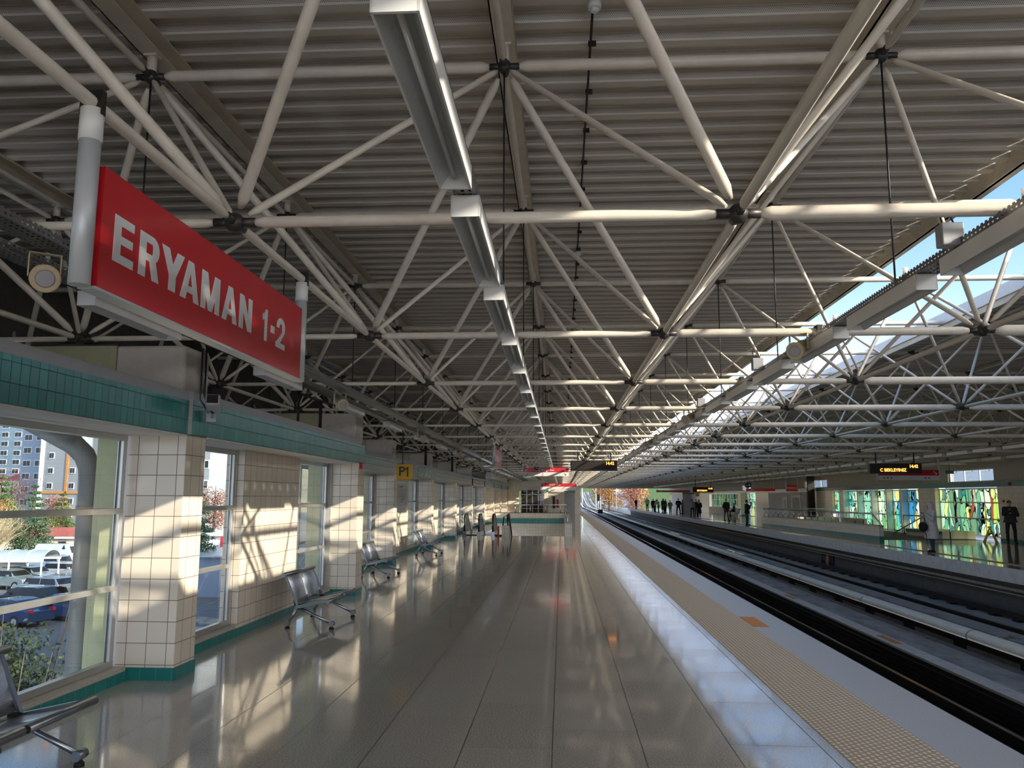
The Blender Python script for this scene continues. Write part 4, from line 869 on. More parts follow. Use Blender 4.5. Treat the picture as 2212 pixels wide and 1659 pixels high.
# P1 sign
s = empty('platform_sign', (-3.65, 17.9, 0), 'square yellow P1 sign hanging in front of the third pillar', 'sign')
bevel(MB().box(0, .35, 0, .03, 2.235, 2.575).build('panel', 'yellow', s), .006); text('P', .30, 'black', s, face_minus_y(.12, -.006, 2.405), off=.002); MB().prism([(.235, 2.30), (.265, 2.30), (.265, 2.515), (.243, 2.515), (.195, 2.47), (.195, 2.445), (.235, 2.465)], 'y', -.008, -.002).build('lettering', 'black', s)
MB().tube([(.13, .03, 2.57), (.13, .03, 2.62), (.12, .05, 3.3), (.02, .05, 3.43)], .012, 8).build('hanger', 'rod', s)
s = empty('platform_sign', (12.9, 80, 0), 'tiny distant yellow platform sign above the waiting crowd', 'sign')
MB().box(0, .35, 0, .03, 2.0, 2.35).build('panel', 'yellow', s); MB().box(.03, .05, 0, .03, 2.35, ZL).box(.3, .32, 0, .03, 2.35, ZL).build('hanger', 'rod', s)
# route map
s = empty('route_map', (-5.20, 25.5, 0), 'framed route map board on the tiled pier behind the yellow sign', 'map board')
MB().box(0, .04, -.05, 1.55, 1.40, 2.35).build('frame', 'alu', s); MB().box(.04, .045, .05, 1.45, 1.5, 2.26).build('sheet', 'paper', s)
m = MB(); 
for k in range(6): m.box(.046, .048, .3+.05*(k % 3), 1.1-.1*(k % 2), 1.6+k*.09, 1.606+k*.09)
m.obox((.047, .9, 1.8), (.001, 0, 0), (0, .3, .1), (0, -.004, .008)); m.obox((.047, .6, 2.18), (.001, 0, 0), (0, .25, .0), (0, 0, .02)); m.build('map_lines', 'ink', s)

# ------------------------------------------------------------------ benches
def make_bench():
    r = empty('bench', (0, 0, 0), '', 'bench')
    Lb = 1.46
    hx, hz = .14, .30
    for yy in (.06, 1.24):
        for fx, nm in ((0.0, 'back'), (.635, 'front')):
            top = (hx+.02, yy, hz) if fx == 0 else (hx, yy, hz+.01)
            leg = empty('leg', (0, 0, 0), None, None); leg.parent = r
            bpy.data.objects.remove(leg)
            o = MB().tube([(hx, yy, hz), (fx, yy, .075)], .021, 12).tube([(fx, yy-.05, .075), (fx, yy+.05, .075)], .036, 14).build('leg', 'darkmetal' if fx else 'darkmetal', r)
            MB().tube([(fx, yy, .045), (fx, yy, .02), (fx, yy, 0)], [.012, .034, .036], 14).build('foot_pad', 'rubber', o)
        MB().box(hx-.03, hx+.03, yy-.035, yy+.035, hz-.03, hz+.04).build('hinge_block', 'rubber', r)
        # end arms: back upright and seat side
    for yy in (.02, Lb-.16):
        MB().obox(((hx-.08)/2+.02, yy+.0, .53), (.012, .0, .0), (0, .018, 0), (-.105, 0, .225)).obox((hx+.21, yy, .35), (.21, 0, .045), (0, .018, 0), (-.006, 0, .022)).build('end_frame', 'darkmetal', r)
    MB().tube([(hx, -.02, hz), (hx, Lb-.1, hz)], .025, 12).build('hinge_beam', 'darkmetal', r)
    for k in range(2):
        y0, y1 = .04+k*.66, .66+k*.66
        def sheet(pts, nm):
            m = MB(); v = []; f = []
            for x, z in pts: v += [(x, y0, z), (x, y1, z)]
            n = len(pts)
            for i in range(n-1): f.append((2*i, 2*i+1, 2*i+3, 2*i+2))
            m.add(v, f, True); o = m.build(nm, 'perf', r); sm = o.modifiers.new('t', 'SOLIDIFY'); sm.thickness = .003
            e = MB(); e.box(0, 0, 0, 0, 0, 0) if False else None
            for y in (y0, y1): MB().tube([(x, y, z) for x, z in pts], .010, 6).build(nm+'_edge', 'chrome', o)
        sheet([(.10, .335), (.075, .42), (.045, .52), (.01, .62), (-.035, .71), (-.06, .745)], 'backrest')
        sheet([(.12, .315), (.22, .325), (.34, .345), (.46, .37), (.57, .395)], 'seat')
    MB().tube([(-.06, -.03, .745), (-.06, Lb-.06, .745)], .032, 14).build('top_roll', 'darkmetal', r)
    MB().tube([(.59, -.03, .385), (.59, .66, .385)], .030, 14).build('front_roll', 'darkmetal', r); MB().tube([(.59, .70, .385), (.59, Lb+.0, .385)], .030, 14).build('front_roll', 'darkmetal', r)
    MB().tube([(.59, .655, .385), (.59, .705, .385)], .026, 14).build('roll_joint', 'rubber', r)
    return r
bn = make_bench(); bn['group'] = 'steel benches along the left wall'
bn.location = (-3.89, 11.6, 0); bn['label'] = 'perforated steel bench second from the camera, standing before the shaded window'
dup(bn, (-3.98, 4.5, 0), 'perforated steel bench cut off by the lower left corner of the picture')
dup(bn, (-4.645, 18.95, 0), 'perforated steel bench just beyond the second pillar, in sun stripes')
dup(bn, (-4.645, 26.2, 0), 'perforated steel bench farthest down the left wall, by the route map')
dup(bn, (18.2, 86.5, 0), 'bench on the opposite platform with a person seated', rz=PI)

# wet floor sign
s = empty('wet_floor_sign', (18.35, 36.6, 0), 'yellow folding wet floor sign beside the man in the black jacket', 'wet floor sign')
for sg in (-1, 1):
    MB().add([(sg*.0-.02, -.1, .62), (sg*.0+.02, .1, .62), (sg*.28+.02, .15, 0), (sg*.28-.02, -.15, 0), (sg*.0-.02, -.1+.0, .60), (.02, .1, .60), (sg*.25+.02, .15, 0), (sg*.25-.02, -.15, 0)], [(0, 1, 2, 3), (7, 6, 5, 4), (0, 3, 7, 4), (1, 5, 6, 2), (3, 2, 6, 7)]).build('leaf', 'yellowplastic', s)
MB().box(-.03, .03, -.1, .1, .60, .67).build('hinge', 'yellowplastic', s)

# signal and masts outside
def mast(x, y, z0, h, r, lab, head=None, m='white'):
    s = empty('mast', (x, y, z0), lab, 'mast'); MB().tube([(0, 0, 0), (0, 0, h)], [r, r*.8], 8).build('pole', m, s)
    if head: MB().box(-.25, .25, -.2, .2, h-.6, h+.6).build('signal_head', 'black', s)
sg = mast(7.0, 158, -1.45, 3.3, .09, 'signal mast with black signal head at the end of the tracks', True)
tag(MB().box(6.6, 7.45, 150.5, 151.3, -1.45, -.3).build('track_cabinet', 'railside'), 'black cabinet between the tracks at the far station end', 'cabinet')
for k, (x, y, h) in enumerate(((12.6, 190, 7.5), (6.2, 250, 9), (8.5, 205, 6), (9.6, 205, 6), (14.5, 235, 5))):
    mast(x, y, -1.4, h, .12, 'white mast beyond the station, '+['tallest one before the trees', 'leftmost one over the curving track', 'one between signal and trees', 'slightly right of the signal', 'short one before the orange trees'][k])
strip('', '', 6.0, 9.9, -1.6, -1.46, ys=[150, 200, 250, 270, 290, 310, 330, 350]).build('viaduct_deck', 'conc_lt', label='pale concrete viaduct deck carrying the tracks out of the station', cat='viaduct')
strip('', '', 13.4, 13.7, -1.5, -.4, ys=[150, 200, 250, 270, 290, 310, 330, 350]).build('viaduct_parapet', 'conc_lt', label='long pale parapet of the viaduct beyond the station', cat='viaduct')
# ------------------------------------------------------------------ people
def skinm(n, c): return mat(n, c, .55, 0, .05, 12)
SK = skinm('skin', (.55, .34, .24))
def cloth(n, c): return mat(n, c, .9, 0, .12, 9, .2)
CL = dict(black=cloth('black_cloth', (.012, .012, .014)), coal=cloth('charcoal_cloth', (.03, .03, .033)), jeans=cloth('blue_denim', (.03, .055, .12)), white=cloth('offwhite_coat', (.60, .57, .56)),
          grey=cloth('grey_cloth', (.22, .21, .20)), light=cloth('light_grey_cloth', (.42, .40, .37)), khaki=cloth('khaki_cloth', (.16, .14, .09)), pink=cloth('pale_top', (.55, .48, .48)), hair=cloth('dark_hair', (.015, .011, .009)), scarf=cloth('pale_scarf', (.50, .44, .38)))
def remesh(o, v, smooth=4):
    m = o.modifiers.new('fuse', 'REMESH'); m.mode = 'VOXEL'; m.voxel_size = v; m.use_smooth_shade = True
    s = o.modifiers.new('soft', 'SMOOTH'); s.factor = .6; s.iterations = smooth; return o
def caps(b, pts, rr, n=12):
    pts = [Vector(p) for p in pts]; b.tube(pts, rr, n)
    for p, r in zip(pts, rr): b.ball(p, r, n=n, m=6)
def ell(b, lv, n=18):                                                # lv: (z, rx, ry, cx, cy)
    b.rings([[(cx+rx*math.cos(2*PI*k/n), cy+ry*math.sin(2*PI*k/n), z) for k in range(n)] for z, rx, ry, cx, cy in lv])
def person(loc, H, rz, label, top='black', coat=.0, legs='coal', hair='short', pose='down', stance=.09, stride=0, near=False, extra=None, topname='jacket', shoes='black', lean=0, seated=False, scarf=None, group=None, puff=1.0):
    """faces local -Y; coat = how far below the hip the jacket reaches"""
    s = H/1.75; vox = .011 if near else .022
    hip = .93; kz = .50
    def leg(sx):
        dy = stride*sx
        if seated: return [(sx*.10, 0, .50), (sx*.12, -.42, .50), (sx*.13, -.42, .09)]
        return [(sx*.09, 0, hip), (sx*(stance+.005), -dy*.5-.01, kz), (sx*stance*1.05, -dy+.01, .09)]
    bz = -.43 if seated else 0                                       # seated: everything above the hip drops
    T = lambda p: (p[0], p[1]-lean*max(0, p[2]-hip)*1.0, p[2]+bz)
    sh = lambda sx: (sx*.185, .0, 1.42)
    P = {'down': [(.25, .02, 1.13), (.24, -.04, .88)], 'phone': [(.25, .0, 1.14), (.09, -.27, 1.20)], 'pocket': [(.28, .06, 1.14), (.20, -.10, .95)], 'crossed': [(.27, -.02, 1.15), (.02, -.22, 1.22)], 'face': [(.24, -.10, 1.18), (.07, -.26, 1.36)], 'lap': [(.25, -.05, 1.14), (.12, -.32, 1.02)]}
    pl, pr = (pose if isinstance(pose, tuple) else (pose, pose))
    def arm(sx, pz): 
        e, w_ = P[pz]; return [sh(sx), (sx*e[0], e[1], e[2]), (sx*w_[0], w_[1], w_[2])]
    arms = [(1, arm(1, pl)), (-1, arm(-1, pr))]
    hd = (0, -.02-lean*.1, 1.635)
    b = MB()
    ell(b, [(z+bz, rx, ry, 0, cy-lean*max(0, z-hip)) for z, rx, ry, cy in ((.84, .10, .08, 0), (.92, .165, .11, 0), (1.05, .145, .10, 0), (1.2, .155, .105, 0), (1.36, .18, .105, 0), (1.44, .13, .08, 0), (1.48, .07, .06, 0))])
    caps(b, [T((0, .0, 1.42)), T((0, -.01, 1.56))], [.062, .055])
    hx = T(hd)
    b.ball(hx, .074, .092, .112, 16, 12); b.ball((hx[0], hx[1]-.03, hx[2]-.055), .055, .062, .062, 12, 8)
    b.tube([(hx[0], hx[1]-.088, hx[2]+.015), (hx[0], hx[1]-.112, hx[2]-.025), (hx[0], hx[1]-.085, hx[2]-.04)], [.009, .016, .012], 8)
    for sx in (-1, 1): b.ball((hx[0]+sx*.075, hx[1]+.01, hx[2]-.01), .012, .022, .034, 8, 6)
    b.tube([(hx[0]-.022, hx[1]-.086, hx[2]-.065), (hx[0]+.022, hx[1]-.086, hx[2]-.065)], .008, 6)
    for sx in (-1, 1):
        l = leg(sx); caps(b, [l[0], l[1], l[2]], [.082, .055, .038])
        caps(b, [(l[2][0], l[2][1]+.02, .05), (l[2][0]+sx*.02, l[2][1]-.14, .035)], [.035, .028])
    for sx, a in arms:
        a = [T(p) for p in a]; caps(b, a, [.05, .04, .027])
        w_ = Vector(a[2]); d = (w_-Vector(a[1])).normalized(); c = w_+d*.05
        side = d.cross(Vector((0, 0, 1)) if abs(d.z) < .8 else Vector((0, 1, 0))).normalized()
        caps(b, [w_, c], [.026, .034])
        for f_ in range(4):
            q = c+side*(.024-.016*f_)+d*.02; ln = [.06, .072, .068, .052][f_]
            caps(b, [q, q+d*ln*.55, q+d*ln*.9+Vector((0, -.018, -.012))], [.010, .0095, .009], 8)
        th = c-side*.0+Vector((0, -.01, .01)); caps(b, [c+side*.03-d*.02, c+side*.055+d*.02, c+side*.05+d*.045], [.012, .011, .010], 8)
    R = b.build('person', SK, label=label, cat='person', group=group); remesh(R, vox if near else .02, 2)
    R.location = loc; R.rotation_euler.z = rz; R.scale = (s, s, s)
    # eyes and brows
    e = MB()
    for sx in (-1, 1): e.ball((hx[0]+sx*.03, hx[1]-.082, hx[2]+.008), .011, .008, .007, 8, 6); e.box(hx[0]+sx*.03-.018, hx[0]+sx*.03+.018, hx[1]-.094, hx[1]-.084, hx[2]+.026, hx[2]+.032)
    e.build('eyes', 'black', R)
    # trousers
    b = MB()
    if seated: ell(b, [(.42, .15, .13, 0, 0), (.5, .19, .14, 0, 0), (.6, .17, .12, 0, 0)])
    else: ell(b, [(.78, .13, .10, 0, 0), (.86, .175, .118, 0, 0), (.93, .18, .12, 0, 0), (1.03, .16, .115, 0, 0)])
    for sx in (-1, 1):
        l = leg(sx); caps(b, [l[0], l[1], (l[2][0], l[2][1], .11)], [.098, .072, .062])
    remesh(b.build('trousers', CL[legs], R), .016)
    for sx in (-1, 1):
        l = leg(sx)[2]; b = MB(); caps(b, [(l[0], l[1]+.035, .048), (l[0]+sx*.012, l[1]-.06, .045), (l[0]+sx*.025, l[1]-.17, .036)], [.045, .046, .036]); b.box(l[0]-.04, l[0]+.05, l[1]-.2, l[1]+.075, .0, .018)
        remesh(b.build('shoe', CL[shoes], R), .012)
    # jacket or coat
    b = MB(); lo = hip-.02-coat
    lv = [(1.50, .075, .07, 0), (1.465, .12, .09, 0), (1.41, .205, .125, 0), (1.25, .195, .135, 0), (1.08, .185, .135, 0), (hip, .205, .145, 0)]
    if coat > .05: lv += [(hip-coat*.5, .225+.03*coat, .16, 0), (lo, .235+.05*coat, .17, 0)]
    else: lv += [(lo, .205, .145, 0)]
    ell(b, [(z+bz, rx*(puff if z < 1.4 else 1), ry*(puff if z < 1.4 else 1), 0, cy-lean*max(0, z-hip)) for z, rx, ry, cy in lv[::-1]])
    for sx, a in arms:
        a = [Vector(T(p)) for p in a]; e_ = a[1]+(a[2]-a[1])*.9; caps(b, [a[0], a[1], e_], [.078*puff, .062*puff*1.08, .046*puff*1.08])
    caps(b, [T((-.12, 0, 1.44)), T((.12, 0, 1.44))], [.06, .06])
    remesh(b.build(topname, CL[top], R), vox*.9)
    # hair / hood / hat
    b = MB()
    if hair == 'hood':
        b.ball((hx[0], hx[1]+.045, hx[2]+.015), .128, .132, .16, 16, 12); ell(b, [(1.38+bz, .17, .14, 0, 0), (1.46+bz, .14, .13, 0, .02), (1.54+bz, .10, .11, 0, .03)])
        remesh(b.build('hood', CL[scarf or top], R), vox)
    else:
        b.ball((hx[0], hx[1]+.022, hx[2]+.03), .084, .096, .10, 16, 12)
        if hair == 'long': ell(b, [(1.36+bz, .06, .03, 0, .09-lean*.4), (1.5+bz, .095, .05, 0, .07-lean*.5), (1.62+bz, .088, .06, 0, .05-lean*.6)]); [caps(b, [(hx[0]+sx*.075, hx[1]-.0, hx[2]), (hx[0]+sx*.09, hx[1]-.01, hx[2]-.2)], [.03, .03]) for sx in (-1, 1)]
        if hair == 'beanie': b.rings([[(hx[0]+.09*math.cos(2*PI*k/16), hx[1]+.0+.105*math.sin(2*PI*k/16), hx[2]+z) for k in range(16)] for z in (.035, .06)])
        remesh(b.build('beanie' if hair == 'beanie' else 'hair', CL['hair'], R), vox*.9)
    if extra == 'bag':
        q = tag(MB().ball((.0, 0, -.14), .17, .085, .17, 16, 10).tube([(-.1, 0, -.02), (-.06, .0, .18), (.06, 0, .18), (.1, 0, -.02)], .012, 8).tube([(.05, .0, -.25), (.1, .0, -.45), (.08, 0, -.6)], .012, 6).build('handbag', CL['black']), 'black handbag with a dangling strap held by the woman in the long pale coat', 'bag')
        q.location = Vector(loc)+Matrix.Rotation(rz, 3, 'Z') @ Vector((-.02, -.30, 1.05))*s; q.rotation_euler.z = rz+.4
    if extra == 'phone':
        q = tag(bevel(MB().box(-.036, .036, -.004, .004, -.07, .07).build('phone', 'black'), .004), 'dark phone held by '+label[:0]+'the person in black looking down beside the pale glazing', 'phone'); q.location = Vector(loc)+Matrix.Rotation(rz, 3, 'Z') @ Vector((.0, -.34, 1.23))*s; q.rotation_euler = (.9, 0, rz)
    return R
D = math.radians
w_ = person((12.83, 29.5, 0), 1.70, D(-80), 'woman in a long pale hooded winter coat and jeans standing near the opposite platform edge', 'white', .42, 'jeans', 'hood', 'face', near=True, extra='bag', topname='long_coat', stance=.07, stride=.05, puff=1.22)
# quilting seams on the coat
q = MB()
for z in (.62, .78, .94, 1.10, 1.26): q.rings([[((.287-.05*(z-.6))*math.cos(2*PI*k/20), (.208-.03*(z-.6))*math.sin(2*PI*k/20), z+dz) for k in range(20)] for dz in (0, .006)], False)
q.build('coat_seams', CL['grey'], w_)
person((18.92, 36.0, 0), 1.78, D(-20), 'man in a black jacket and black beanie with folded arms at the right edge', 'coal', .06, 'black', 'beanie', ('crossed', 'face'), near=True, stance=.13, puff=1.15)
grp = 'crowd waiting on the opposite platform'
person((12.64, 57.1, 0), 1.72, D(100), 'bald looking person in a black jacket and blue jeans waiting left of the white parapet', 'black', .08, 'jeans', 'short', 'face', stance=.08)
person((13.43, 68.1, 0), 1.77, D(20), 'person in black with a pale logo on the chest, legs apart, before the seated person', 'black', .10, 'black', 'short', 'pocket', stance=.12, stride=.1)
person((18.0, 87.2, 0), 1.72, D(-90), 'seated person in dark clothes on the opposite bench', 'black', 0, 'black', 'short', 'lap', seated=True)
person((12.8, 81.6, 0), 1.75, D(10), 'person in a light grey jacket and jeans walking, right part of the crowd', 'light', 0, 'jeans', 'long', 'down', stride=.12)
person((13.46, 83.4, 0), 1.71, D(5), 'person in dark coat half hidden behind the person with the pale scarf', 'coal', .2, 'black', 'short', 'down')
person((13.18, 80.0, 0), 1.66, D(-10), 'person in a long black coat with pale headscarf at the right end of the crowd', 'black', .5, 'black', 'hood', 'pocket', topname='long_coat', scarf='scarf')
person((12.67, 90.3, 0), 1.80, D(-15), 'person in black looking down at a phone, standing alone with legs apart', 'black', 0, 'black', 'short', 'phone', stance=.16, extra='phone')
person((14.3, 98.6, 0), 1.60, D(-60), 'person in khaki brown jacket turned away behind the phone user', 'khaki', .1, 'coal', 'short', 'face')
person((12.83, 98.3, 0), 1.56, D(180), 'short person in a charcoal jacket standing apart in mid crowd', 'grey', .12, 'black', 'short', 'pocket')
person((12.78, 102.4, 0), 1.70, D(40), 'person in a grey jacket leaning on the one in the long dark coat', 'grey', .1, 'black', 'short', 'pocket')
person((12.41, 101.6, 0), 1.78, D(-40), 'tall person in a long charcoal coat in the crowd centre', 'coal', .5, 'black', 'long', 'pocket', topname='long_coat')
person((12.25, 105.1, 0), 1.66, D(-50), 'person in a light jacket bending forward with one leg out', 'light', 0, 'black', 'short', 'face', stride=.15, lean=.25)
person((12.06, 107.2, 0), 1.64, D(60), 'person in a pale pink top with long dark hair leaning over', 'pink', 0, 'black', 'long', 'phone', lean=.3)
person((11.98+.2, 110.5, 0), 1.73, D(0), 'person in a black knee length coat second from the left of the crowd', 'black', .35, 'black', 'short', 'down', topname='long_coat')
person((12.4, 120.2, 0), 1.88, D(15), 'person in a pale grey jacket and dark trousers, leftmost of the crowd', 'light', .05, 'black', 'short', 'pocket')
person((12.6, 140.5, 0), 1.72, D(30), 'dark figure standing alone beside the grey cabin at the platform end', 'black', .1, 'black', 'short', 'down')
person((-2.76, 98.0, 0), 1.78, D(180), 'person in a dark jacket standing behind the stairwell parapet on the near platform', 'khaki', .05, 'coal', 'short', 'down')

# ------------------------------------------------------------------ outside on the left: car park, cars, shelter, trees, towers
GZ = -5.0
MB().add([(-400, -300, GZ), (-6.8, -300, GZ), (-6.8, 600, GZ), (-400, 600, GZ)], [(0, 1, 2, 3)]).build('ground_car_park', 'asphalt', kind=STR)
MB().add([(22, -300, GZ), (600, -300, GZ), (600, 900, GZ), (22, 900, GZ)], [(0, 1, 2, 3)]).build('ground_right', 'earth', kind=STR)
MB().add([(-30, 151, GZ+.02), (60, 151, GZ+.02), (60, 900, GZ+.02), (-30, 900, GZ+.02)], [(0, 1, 2, 3)]).build('ground_ahead', 'earth', kind=STR)
def at(px, d, z=None):                                                # ground point seen through the big window at pixel column px, at distance d along y
    t = (px-1106)/fpx; dv = np.array(fwv)+np.array(rv)*t
    return float(dv[0]/dv[1]*d)
def car(x, y, rz, col, lab, kind='hatch'):
    m = mat('car_paint', col, .25, .35, 0); m.node_tree.nodes['Principled BSDF'].inputs['Coat Weight'].default_value = .6
    c = empty('van' if kind == 'van' else 'car', (x, y, GZ), lab, 'van' if kind == 'van' else 'car', None, rz)
    if kind == 'van': body = [(-2.4, .35), (-2.45, 1.0), (-2.35, 1.95), (-2.1, 2.15), (1.2, 2.15), (1.55, 2.0), (2.05, 1.25), (2.5, 1.05), (2.6, .6), (2.55, .3)]; W_ = .95
    elif kind == 'suv': body = [(-2.2, .35), (-2.25, 1.0), (-2.0, 1.55), (-1.7, 1.68), (.5, 1.66), (.8, 1.55), (1.3, 1.08), (2.1, .95), (2.25, .7), (2.25, .32)]; W_ = .9
    elif kind == 'hatch': body = [(-2.0, .3), (-2.08, .75), (-2.0, 1.0), (-1.6, 1.4), (-1.3, 1.47), (.3, 1.46), (.6, 1.38), (1.2, .98), (1.95, .82), (2.08, .6), (2.08, .28)]; W_ = .85
    else: body = [(-2.2, .3), (-2.25, .85), (-1.7, .95), (-1.1, 1.38), (-.8, 1.44), (.3, 1.43), (.6, 1.35), (1.2, .96), (2.1, .8), (2.25, .6), (2.25, .28)]; W_ = .87
    zs = max(p[1] for p in body)
    b = MB(); n = len(body)
    def inset(z): return W_-max(0, z-.9)*.22
    v = [(a, -inset(z), z) for a, z in body]+[(a, inset(z), z) for a, z in body]
    b.add(v, [tuple(range(n)), tuple(range(n, 2*n))[::-1]]+[(i, n+i, n+(i+1) % n, (i+1) % n) for i in range(n)])
    bevel(b.build('body', m, c), .05, 2)
    up = [p for p in body if p[1] > zs-.62]; g_ = MB(); x0, x1 = min(p[0] for p in up), max(p[0] for p in up)
    if kind == 'van': x0 = .6
    for sg in (-1, 1):
        z0, z1 = zs-.48, zs-.09
        a0, a1 = x0+.35, x1-.35
        o = sg*(inset(z0)+.006); o2 = sg*(inset(z1)+.006)
        for k in range(2 if kind != 'van' else 1):
            w0 = a0+(a1-a0)*k/2+.03; w1 = a0+(a1-a0)*(k+1)/2-.03
            g_.add([(w0-(.15 if k == 0 else 0), o, z0), (w1+(.2 if k or kind == 'van' else 0), o, z0), (w1, o2, z1), (w0, o2, z1)], [(0, 1, 2, 3)])
    g_.build('side_windows', 'black', c)
    fr = sorted(body, key=lambda p: p[0])
    def slope(i, j, nm):
        p, q = body[i], body[j]; nrm = Vector((q[1]-p[1], 0, -(q[0]-p[0]))).normalized()*.012
        if nrm.z < 0: nrm = -nrm
        P, Q = Vector((p[0], 0, p[1])).lerp(Vector((q[0], 0, q[1])), .08), Vector((p[0], 0, p[1])).lerp(Vector((q[0], 0, q[1])), .92); wp, wq = inset(P.z)-.1, inset(Q.z)-.1
        MB().add([(P.x+nrm.x, -wp, P.z+nrm.z), (P.x+nrm.x, wp, P.z+nrm.z), (Q.x+nrm.x, wq, Q.z+nrm.z), (Q.x+nrm.x, -wq, Q.z+nrm.z)], [(0, 1, 2, 3)]).build(nm, 'black', c)
    if kind == 'van': slope(5, 6, 'windscreen')
    else: slope(len(body)-5, len(body)-4, 'windscreen'); slope(2, 3, 'rear_window')
    for wx in (-1.3, 1.35):
        for sy in (-1, 1):
            o = MB().tube([(wx, sy*(W_-.18), .32), (wx, sy*(W_+.01), .32)], .32, 18).build('wheel', 'rubber', c); MB().tube([(wx, sy*(W_+.0), .32), (wx, sy*(W_+.02), .32)], .19, 12).build('hubcap', 'zinc', o)
    for sy in (-1, 1):
        MB().box(2.08 if kind == 'hatch' else 2.2, 2.14 if kind == 'hatch' else 2.29, sy*.6-.16, sy*.6+.16, .6, .75).build('headlight', 'white', c); MB().box(-2.3 if kind != 'hatch' else -2.1, -2.0, sy*.68-.1, sy*.68+.1, .8, .95).build('tail_light', 'fire', c)
        MB().box(.55, .72, sy*(W_+.0)-.09, sy*(W_+.0)+.09, .98, 1.12).build('mirror', m, c)
    return c
def gp(px, py): # ground point at z=GZ for a pixel
    d = np.array(fwv)+np.array(rv)*((px-1106)/fpx)+np.array(uv)*((829.5-py)/fpx); t = (GZ-CAMH)/d[2]; return float(d[0]*t), float(d[1]*t)
for (px, py, ang, col, kd, lab) in (
    (62, 1318, 170, (.015, .018, .03), 'sedan', 'dark blue car at the bottom left of the car park, seen through the big window'),
    (95, 1292, 165, (.42, .44, .47), 'hatch', 'silver hatchback with red tail light parked behind the dark car'),
    (145, 1285, -10, (.10, .12, .15), 'sedan', 'dark grey car right of the silver hatchback'),
    (115, 1240, -12, (.30, .36, .42), 'suv', 'blue grey off roader parked beside the white van'),
    (148, 1253, -8, (.62, .63, .64), 'hatch', 'white small car below the blue grey off roader'),
    (128, 1222, -10, (.80, .80, .80), 'van', 'long white van before the cream kiosk'),
    (62, 1262, -12, (.34, .40, .46), 'sedan', 'pale blue grey car partly under the shelter'),
    (20, 1272, -12, (.25, .30, .30), 'hatch', 'greenish car under the left end of the shelter'),
    (150, 1338, 160, (.06, .13, .30), 'hatch', 'bright blue car glimpsed over the bush'),
    (20, 1350, 165, (.03, .06, .15), 'sedan', 'deep blue car behind the bush at the left')):
    x, y = gp(px, py); car(x, y, D(ang), col, lab, kd)
# kiosk behind the cars
x, y = gp(125, 1208)
k = empty('kiosk', (x, y+4, GZ), 'single storey cream kiosk with red tiled roof behind the car park', 'kiosk', None, D(8))
MB().box(-9, 7, 0, 6, 0, 2.1).build('walls', 'stucco', k); MB().box(-9.5, 7.6, -.5, 6.5, 2.05, 2.25).build('white_eave', 'white', k)
MB().add([(-9.4, -.4, 2.25), (7.5, -.4, 2.25), (7.5, 6.4, 2.25), (-9.4, 6.4, 2.25), (-7, 3, 3.2), (5.4, 3, 3.2)], [(0, 1, 5, 4), (1, 2, 5), (2, 3, 4, 5), (3, 0, 4), (0, 3, 2, 1)]).build('roof', 'redroof', k)
for x_ in (-2.5, 3.6): o = MB().box(x_, x_+1.0, -.03, .02, .9, 1.8).build('window', 'alu', k); MB().box(x_+.1, x_+.9, -.05, -.03, 1.0, 1.7).build('pane', 'black', o)
# bus shelter
x, y = gp(52, 1268); x -= 1.5
sh_ = empty('shelter', (x, y, GZ), 'arched translucent shelter with white posts in the car park', 'shelter', None, D(12))
b = MB(); prof = [(math.cos(PI*i/10)*1.7, 2.0+math.sin(PI*i/10)*.75) for i in range(11)]
v = []; f = []
for xx in (-6, 3.2):
    v += [(xx, a, z) for a, z in prof]
f = [(i, i+1, 12+i, 11+i) for i in range(10)]; b.add(v, f, True).build('arched_roof', 'polycarb', sh_)
for k_ in range(8): MB().tube([(-6+k_*1.31, a, z+.02) for a, z in prof], .04, 6).build('rib', 'white', sh_)
for k_ in range(5):
    for a in (-1.65, 1.65): MB().tube([(-6+k_*2.27, a, 0), (-6+k_*2.27, a, 2.0)], .07, 8).build('post', 'white', sh_)
MB().box(-6, 3.2, -1.75, -1.6, 1.95, 2.1).box(-6, 3.2, 1.6, 1.75, 1.95, 2.1).build('gutter', 'white', sh_)
# red and white stall and corrugated roofs through the second window
kx, ky = gp(474, 1222)
s = empty('stall', (kx, ky, GZ), 'red and white sales stall seen through the narrow second window', 'stall')
MB().box(-1.5, 0, 0, 3, 0, 2.6).build('white_part', 'white', s); MB().box(0, 3.5, -.05, 3, 0, 2.9).build('red_part', 'red', s); MB().box(1.2, 3.3, -.1, -.05, .5, 2.0).build('display_window', 'conc_lt', s); MB().box(-1.2, .2, .2, 1.2, 2.9, 3.5).build('roof_box', 'conc_lt', s)
kx, ky = gp(470, 1290)
tag(MB().box(kx-4, kx+4, ky, ky+9, GZ+.0, GZ+2.7).box(kx-4.3, kx+4.3, ky-.3, ky+9.3, GZ+2.7, GZ+2.8, 1).build('shed', ['blue', 'polycarb']), 'low blue shed with flat pale roof below the second window', 'shed')
